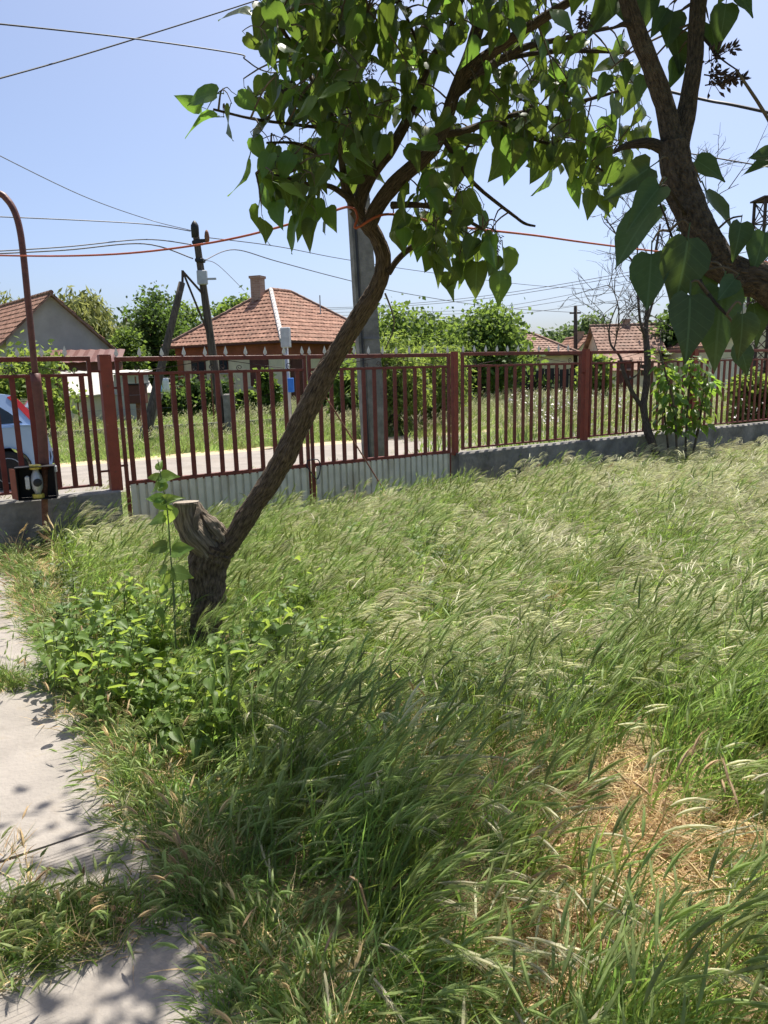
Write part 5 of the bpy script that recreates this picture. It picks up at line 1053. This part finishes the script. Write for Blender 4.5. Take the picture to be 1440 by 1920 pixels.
# ------------------------------------------------------------------ grasses (instanced tufts)
def tuft(name, seed, nb, nh, h, spread, mats, lean=.5, head=.075, droop=.5, width=.0042, lie=0.0, awn=True):
    """blades and seed-head stems leaning towards local +X; material slots 0 blade, 1 head"""
    r2 = random.Random(seed); mb = MB()
    def strip_(p, d0, bendv, L, w, n=4):
        V = []; side = d0.cross(Vector((r2.gauss(0, 1), r2.gauss(0, 1), r2.gauss(0, 1)))).normalized(); q = p.copy(); d = d0.copy(); pts = [q.copy()]; ds = [d.copy()]
        for i in range(n): d = (d + bendv / n).normalized(); q = q + d * (L / n); pts.append(q.copy()); ds.append(d.copy())
        for i, c in enumerate(pts):
            f = i / n; ww = w * (1 - f ** 2.2) + .0004; V += [c - side * ww * .5, c + side * ww * .5]
        mb.cm = 0; mb.add(V, [(2 * i, 2 * i + 1, 2 * i + 3, 2 * i + 2) for i in range(n)]); return pts[-1], ds[-1]
    for k in range(nb):
        a = r2.uniform(0, 6.283); q = spread * math.sqrt(r2.random()); p = Vector((q * math.cos(a), q * math.sin(a), 0)); L = h * r2.uniform(.45, 1.0)
        d = Vector((lean * .5 + r2.gauss(0, .28), r2.gauss(0, .30), 1 - lie)).normalized(); strip_(p, d, Vector((lean * r2.uniform(.2, 1.6) + r2.gauss(0, .3), r2.gauss(0, .4), -r2.uniform(.1, 1.2))), L, width * r2.uniform(.7, 1.5))
    for k in range(nh):
        a = r2.uniform(0, 6.283); q = spread * math.sqrt(r2.random()); p = Vector((q * math.cos(a), q * math.sin(a), 0)); L = h * r2.uniform(.75, 1.12)
        d = Vector((lean * .45 + r2.gauss(0, .15), r2.gauss(0, .15), 1)).normalized(); e, de = strip_(p, d, Vector((lean * r2.uniform(.5, 1.5), r2.gauss(0, .25), -droop * r2.uniform(.1, .8))), L, .0019)
        HL = head * r2.uniform(.75, 1.25); mb.cm = 1; s1 = de.orthogonal().normalized(); s2 = de.cross(s1); bv = Vector((lean * .5, r2.gauss(0, .15), -droop * .8)); V = []; pts = []; c = e.copy(); dd = de.copy()
        for i in range(5):
            f = i / 4; r_ = (.0014, .0044, .0048, .0034, .0006)[i]; pts.append(c.copy())
            for j in range(4): an = j * math.pi / 2; V.append(c + (s1 * math.cos(an) + s2 * math.sin(an)) * r_)
            dd = (dd + bv * .22).normalized(); c = c + dd * HL / 4
        mb.add(V, [(i * 4 + j, i * 4 + (j + 1) % 4, i * 4 + 4 + (j + 1) % 4, i * 4 + 4 + j) for i in range(4) for j in range(4)])
        if awn:
            for j in range(26):
                f = r2.uniform(0, 3.4); i = int(f); c = pts[i].lerp(pts[i + 1], f - i); q = (s1 * r2.gauss(0, 1) + s2 * r2.gauss(0, 1)).normalized(); ax = (dd * 1.0 + q * .30 + bv * .3).normalized(); AL = HL * r2.uniform(.4, .75); w = dd.cross(q).normalized() * .0008
                mb.add([c - w, c + w, c + ax * AL], [(0, 1, 2)])
    mb.cm = 0; me = mb.mesh(name, mats); return bpy.data.objects.new(name, me)
def weed(name, seed):
    r2 = random.Random(seed); mb = MB()
    for k in range(5):
        p = Vector((r2.gauss(0, .05), r2.gauss(0, .05), 0)); e = p + Vector((r2.gauss(.04, .05), r2.gauss(0, .05), r2.uniform(.16, .34))); mb.tube([(p, .0022), (p.lerp(e, .5), .002), (e, .0012)], 3, 1)
        for j in range(9):
            b = p.lerp(e, r2.uniform(.15, 1)); a = r2.uniform(0, 6.28); d = Vector((math.cos(a), math.sin(a), r2.uniform(-.4, .5))).normalized(); w = d.cross(Vector((0, 0, 1))).normalized(); L = r2.uniform(.03, .065); u_ = Vector((0, 0, .1 * L))
            mb.add([b, b + d * L * .4 + w * L * .28 + u_, b + d * L, b + d * L * .4 - w * L * .28 + u_], [(0, 1, 2), (0, 2, 3)])
    return bpy.data.objects.new(name, mb.mesh(name, 'weed'))
def scatter(name, label, cat, pts, rot, scl, idx, srcs, kind='stuff'):
    c = bpy.data.collections.new(name + '_sources')
    for i, s in enumerate(srcs): s.name = '%s_%02d' % (name, i); c.objects.link(s)
    N = len(pts); me = bpy.data.meshes.new(name); me.vertices.add(N); me.vertices.foreach_set('co', np.ascontiguousarray(pts, np.float32).reshape(-1))
    a = me.attributes.new('rot', 'FLOAT_VECTOR', 'POINT'); a.data.foreach_set('vector', np.ascontiguousarray(rot, np.float32).reshape(-1))
    a = me.attributes.new('scl', 'FLOAT_VECTOR', 'POINT'); a.data.foreach_set('vector', np.ascontiguousarray(scl, np.float32).reshape(-1))
    a = me.attributes.new('idx', 'INT', 'POINT'); a.data.foreach_set('value', np.ascontiguousarray(idx, np.int32)); me.update()
    o = bpy.data.objects.new(name, me); link(o); g = bpy.data.node_groups.new(name, 'GeometryNodeTree')
    g.interface.new_socket('Geometry', in_out='INPUT', socket_type='NodeSocketGeometry'); g.interface.new_socket('Geometry', in_out='OUTPUT', socket_type='NodeSocketGeometry')
    gi = g.nodes.new('NodeGroupInput'); go = g.nodes.new('NodeGroupOutput'); ip = g.nodes.new('GeometryNodeInstanceOnPoints'); ci = g.nodes.new('GeometryNodeCollectionInfo')
    ci.inputs['Collection'].default_value = c; ci.inputs['Separate Children'].default_value = True; ci.inputs['Reset Children'].default_value = True
    def na(nm, dt):
        x = g.nodes.new('GeometryNodeInputNamedAttribute'); x.data_type = dt; x.inputs['Name'].default_value = nm; return [s for s in x.outputs if s.enabled and s.name == 'Attribute'][0]
    L = g.links.new; L(gi.outputs[0], ip.inputs['Points']); L(ci.outputs[0], ip.inputs['Instance']); ip.inputs['Pick Instance'].default_value = True
    L(na('idx', 'INT'), ip.inputs['Instance Index']); er = g.nodes.new('FunctionNodeEulerToRotation'); L(na('rot', 'FLOAT_VECTOR'), er.inputs[0]); L(er.outputs[0], ip.inputs['Rotation']); L(na('scl', 'FLOAT_VECTOR'), ip.inputs['Scale']); L(ip.outputs[0], go.inputs[0])
    md = o.modifiers.new('scatter', 'NODES'); md.node_group = g
    return tag(o, label, cat, kind=kind)
rn = np.random.default_rng(12)
def sample(xa, xb, ya, yb, dens):
    n = int((xb - xa) * (yb - ya) * dens); return np.column_stack([rn.uniform(xa, xb, n), rn.uniform(ya, yb, n), np.zeros(n)])
def sn(P): return P @ np.array(FU), P @ np.array(FN)
nzv = np.vectorize(lambda x, y, s: noise.noise(Vector((x * s, y * s, 3.3))))
def blob(P, lst):
    out = np.zeros(len(P))
    for px, py, r_ in lst:
        g_ = gnd(px, py); out = np.maximum(out, np.exp(-((P[:, 0] - g_.x) ** 2 + (P[:, 1] - g_.y) ** 2) / r_ ** 2))
    return out
STRAW = [(1180, 1590, .32), (1100, 1500, .27), (1240, 1680, .27), (1080, 1730, .17), (700, 1370, .17), (1000, 1830, .15), (900, 1470, .15), (800, 1430, .13), (1370, 1590, .17), (1150, 1450, .14)]
def yard_mask(P, far=-.16):
    s, n = sn(P); px, py, z = proj_np(P + np.array([0, 0, .2])); edge = .60 + .05 * nzv(P[:, 0], P[:, 1], 3.0)
    onpath = (s < edge) & (s > -1.5)
    return (n < FD + far) & (px > -140) & (px < 1600) & (py < 2350) & (P[:, 1] > .9) & ~onpath, s, n, px, py, z
def rots(n, spread=.5, tilt=.08, base=.0): return np.column_stack([rn.normal(0, tilt, n), rn.normal(0, tilt, n), base + rn.normal(0, spread, n)])
# tall barley grass
GS = [tuft('g', 100 + k, 14, 4 + k % 3, .40, .085, ('grass', 'head'), .75 + .12 * (k % 3), .13, .75, .0068) for k in range(6)] + [tuft('g', 120 + k, 16, 4, .42, .085, ('grassdeep', 'headgreen'), .40, .11, .40, .0066) for k in range(4)] + [weed('w', 140 + k) for k in range(3)]
P = sample(-5, 10, .9, 15, 185); ok, s, n, px, py, z = yard_mask(P); P = P[ok]; s, n = sn(P)
st_ = blob(P, STRAW); keep = rn.random(len(P)) < (1 - .93 * np.clip(st_ * 1.5, 0, 1)) * np.clip(.78 + .9 * nzv(P[:, 0], P[:, 1], 3.1), .12, 1); trunk_d = np.hypot(P[:, 0] - A0.x, P[:, 1] - A0.y); keep &= rn.random(len(P)) < np.clip(trunk_d / .75, .12, 1)
dcam = np.hypot(P[:, 0], P[:, 1]); keep &= rn.random(len(P)) < np.clip(1.05 - dcam * .05, .5, .9); P = P[keep]; N = len(P); s, n = sn(P); dcam = np.hypot(P[:, 0], P[:, 1])
ed = np.clip((s - .55) / .45, .35, 1); ed[s < -1.4] = 1
hs_ = (.86 + .30 * nzv(P[:, 0], P[:, 1], .9) + .30 * nzv(P[:, 0] + 9, P[:, 1], 2.6) + rn.normal(0, .12, N)) * ed; sc = np.column_stack([np.ones(N) * 1.0, np.ones(N), hs_])
green = (.9 * nzv(P[:, 0], P[:, 1], .9) + .38 - .095 * (dcam - 2.2) - .18 * np.clip(P[:, 0] - .9, 0, 2) + rn.normal(0, .42, N)) > .10  # random green patches, plus deeper tufts near camera as painted crown shade
idx = np.where(green, rn.integers(6, 10, N), rn.integers(0, 6, N))
wz = nzv(P[:, 0] + 20, P[:, 1], 1.1); idx = np.where(rn.random(N) < np.clip(.03 + .45 * (wz - .12), .02, .5) * (dcam > 3.2), rn.integers(10, 13, N), idx); sc[idx >= 10, 2] = rn.uniform(.7, 1.1, (idx >= 10).sum())
ng = (n > FD - 1.3) & (s > sG0 - .3) & (s < sG1 + .2); sc[ng, 2] *= .66
scatter('tall_grass', 'tall wild barley grass with pale bristly heads filling the yard', 'grass', P, rots(N, .65, .14) + np.column_stack([np.zeros(N), np.zeros(N), 1.2 * nzv(P[:, 0], P[:, 1] + 5, 1.3)]), sc, idx, GS)
# straw litter and dry stems
SS = [tuft('s', 200 + k, 26, 0, .22, .10, ('straw', 'straw'), .3, .05, .5, .0035, lie=.88) for k in range(4)] + [tuft('s', 210, 10, 3, .30, .06, ('straw', 'straw'), .4)]
P = sample(-5, 10, .9, 15, 130); ok, *_ = yard_mask(P, -.1); P = P[ok]; st_ = blob(P, STRAW); s, n = sn(P); rim = np.exp(-((s - .5) / .12) ** 2) * .8
keep = rn.random(len(P)) < np.clip(.12 + 1.4 * st_ + rim, 0, 1); P = P[keep]; N = len(P); P[:, 2] = .006; hi = blob(P, STRAW) > .45
extra = P[hi][rn.integers(0, max(1, hi.sum()), hi.sum() * 3)] + np.column_stack([rn.normal(0, .07, hi.sum() * 3), rn.normal(0, .07, hi.sum() * 3), rn.uniform(0, .03, hi.sum() * 3)]); P = np.vstack([P, extra]); N = len(P)
scatter('dry_straw', 'dry golden straw lying in a patch among the grass', 'straw', P, np.column_stack([rn.normal(0, .1, N), rn.normal(0, .1, N), rn.uniform(0, 6.28, N)]), np.column_stack([np.ones(N), np.ones(N), rn.uniform(.7, 1.2, N)]), np.where(rn.random(N) < .975, rn.integers(0, 4, N), 4), SS)
# low grass on and along the path
LS = [tuft('l', 300 + k, 30, 2, .16, .07, ('grassdeep', 'headgreen'), .4, .05, .9, .004, lie=.35) for k in range(4)] + [tuft('l', 310, 16, 3, .24, .06, ('lawn', 'headgreen'), .2, .05, .3)] + [tuft('l', 320 + k, 26, 1, .17, .08, ('straw', 'straw'), .3, .05, .6, .0032, lie=.7) for k in range(2)]
Pp = []
for px, py, r_, n_ in ((90, 1755, .20, 34), (170, 1745, .15, 20), (20, 1780, .18, 20), (120, 1815, .14, 8), (0, 1290, .12, 16), (30, 1300, .1, 8)):
    c = gnd(px, py); Pp.append(np.column_stack([rn.normal(c.x, r_ * .6, n_), rn.normal(c.y, r_ * .33, n_), np.full(n_, .03)]))
Q = np.array([fpt(x, 2.545 - FD + y, .02) for x, y in zip(rn.uniform(-1.2, .5, 16), rn.normal(0, .02, 16))]); Pp.append(Q)
n_ = 620; s = rn.normal(.57, .06, n_); nn_ = rn.uniform(.6, FD - .3, n_); Q = np.outer(s, np.array(FU)) + np.outer(nn_, np.array(FN)); Q[:, 2] = .02; Pp.append(Q)
P = np.vstack(Pp); N = len(P); nfirst = sum(len(q) for q in Pp[:-1]); rz = rn.uniform(0, 6.28, N); rz[nfirst:] = math.pi - .2 + rn.normal(0, .9, N - nfirst)
scatter('path_grass', 'matted low grass growing over the edge of the concrete path', 'grass', P, np.column_stack([rn.normal(0, .1, N), rn.normal(0, .1, N), rz]), np.column_stack([np.ones(N)] * 2 + [rn.uniform(.55, 1.05, N)]), np.where(rn.random(N) < .24, rn.integers(5, 7, N), np.where(rn.random(N) < .88, rn.integers(0, 4, N), 4)), LS)
# verge between fence and road
VS = [tuft('v', 400 + k, 26, 8, .30, .12, ('lawn', 'head'), .3, .07, .4, .006, awn=True) for k in range(3)] + [tuft('v', 410 + k, 30, 2, .14, .14, ('lawn', 'head'), .2, .05, .4, .007, lie=.2) for k in range(3)]
def verge(name, label, s0, s1, o0, o1, dens, tall, zs=(.7, 1.3), scale=1.0, cat='grass', src=VS, lo=0, hi=6):
    n_ = int((s1 - s0) * (o1 - o0) * dens); s = rn.uniform(s0, s1, n_); o_ = rn.uniform(o0, o1, n_) + FD; Q = np.outer(s, np.array(FU)) + np.outer(o_, np.array(FN)); Q[:, 2] = 0
    px, py, z = proj_np(Q); k = (px > -120) & (px < 1560) & (Q[:, 1] > 4); Q = Q[k]; N = len(Q); tallp = rn.random(N) < tall
    zz = rn.uniform(*zs, N) * scale; return scatter(name, label, cat, Q, np.column_stack([rn.normal(0, .1, N), rn.normal(0, .1, N), rn.normal(0, 1.2, N)]), np.column_stack([np.full(N, scale), np.full(N, scale), zz]), np.where(tallp, rn.integers(0, 3, N), rn.integers(3, 6, N)), [s_.copy() for s_ in src])
verge('verge_grass', 'pale seeding grass on the verge just beyond the gates', -4, 22, .25, 2.6, 30, .6, (.5, .85))
verge('roadside_grass', 'green grass strip on the far side of the road', -30, 40, 7.4, 14.2, 16, .12, (.7, 1.2), 1.5)
verge('garden_lawn', 'mown green lawn of the far garden behind the kerb', -40, 30, 14.4, 30, 7, .05, (.5, .9), 2.4)
verge('meadow_grass', 'rough flowering meadow grass beyond the far fence panels', 9, 60, 3.4, 30, 6, .6, (.7, 1.2), 1.7)
# iris clumps by the fence post
def blades_thing(name, label, base, n_, h, w, m, seed, cat='plant', spread=.14):
    r2 = random.Random(seed); mb = MB()
    for k in range(n_):
        p = base + Vector((r2.gauss(0, spread), r2.gauss(0, spread), 0)); a = r2.uniform(0, 6.28); ln = Vector((math.cos(a), math.sin(a), 0)); L = h * r2.uniform(.6, 1.1); sd = ln.cross(Vector((0, 0, 1))) * w
        c1 = p + Vector((0, 0, L * .55)) + ln * L * .12; c2 = p + Vector((0, 0, L * .95)) + ln * L * .38
        mb.add([p - sd * .5, p + sd * .5, c1 + sd * .5, c1 - sd * .5, c2 + ln * .0], [(0, 1, 2, 3), (3, 2, 4)])
    return one(name, mb, m, label, cat, base)
for k, (px, d) in enumerate(((952, 11.2), (985, 12.0), (1040, 11.3), (1075, 11.6), (1120, 12.0), (815, 10.6))):
    blades_thing('iris_clump', ('sword leaved green clump near the gate post', 'sword leaved clump among white flowers beside first panel', 'tall sword leaved iris clump behind the spear tipped panel', 'dense sword leaved iris clump touching the middle fence post', 'sword leaved iris clump just past the middle fence post', 'sword leaved clump seen through the gate leaf bars')[k], gd(px, d), 42, .75, .022, 'fol_mid', 60 + k)
rg = random.Random(8); mb = MB()
for k in range(420):
    p = gd(rg.choice((rg.uniform(990, 1090), rg.uniform(950, 1250), rg.uniform(1380, 1440))), rg.uniform(14, 26)); z = rg.uniform(.45, .95)
    mb.cm = 0
    for j in range(3): q = Vector((rg.gauss(0, 1), rg.gauss(0, 1), rg.gauss(0, 1))) * .016; c = p + Vector((rg.gauss(0, .04), 0, z + rg.gauss(0, .04))); mb.add([c + q, c - q, c + Vector((q.y, -q.x, q.z)) * 1.1], [(0, 1, 2)])
    mb.cm = 1; mb.tube([(p, .006), (p + Vector((0, 0, z)), .004)], 3, 1)
mb.cm = 0; o = mb.build('white_flowers', ['flower', 'greenstem']); tag(o, 'scattered pale flowers of the meadow behind the irises', 'flowers', kind='stuff')
# fallen twig on the straw
a = gnd(660, 1735); b = gnd(700, 1765); mb = MB(); mb.tube([(a + Vector((0, 0, .16)), .004), (a.lerp(b, .5) + Vector((0, 0, .15)), .004), (b + Vector((0, 0, .01)), .003)], 5, 3)
one('dry_twig', mb, 'straw', 'short pale dry twig caught in the shaded grass', 'twig', b)
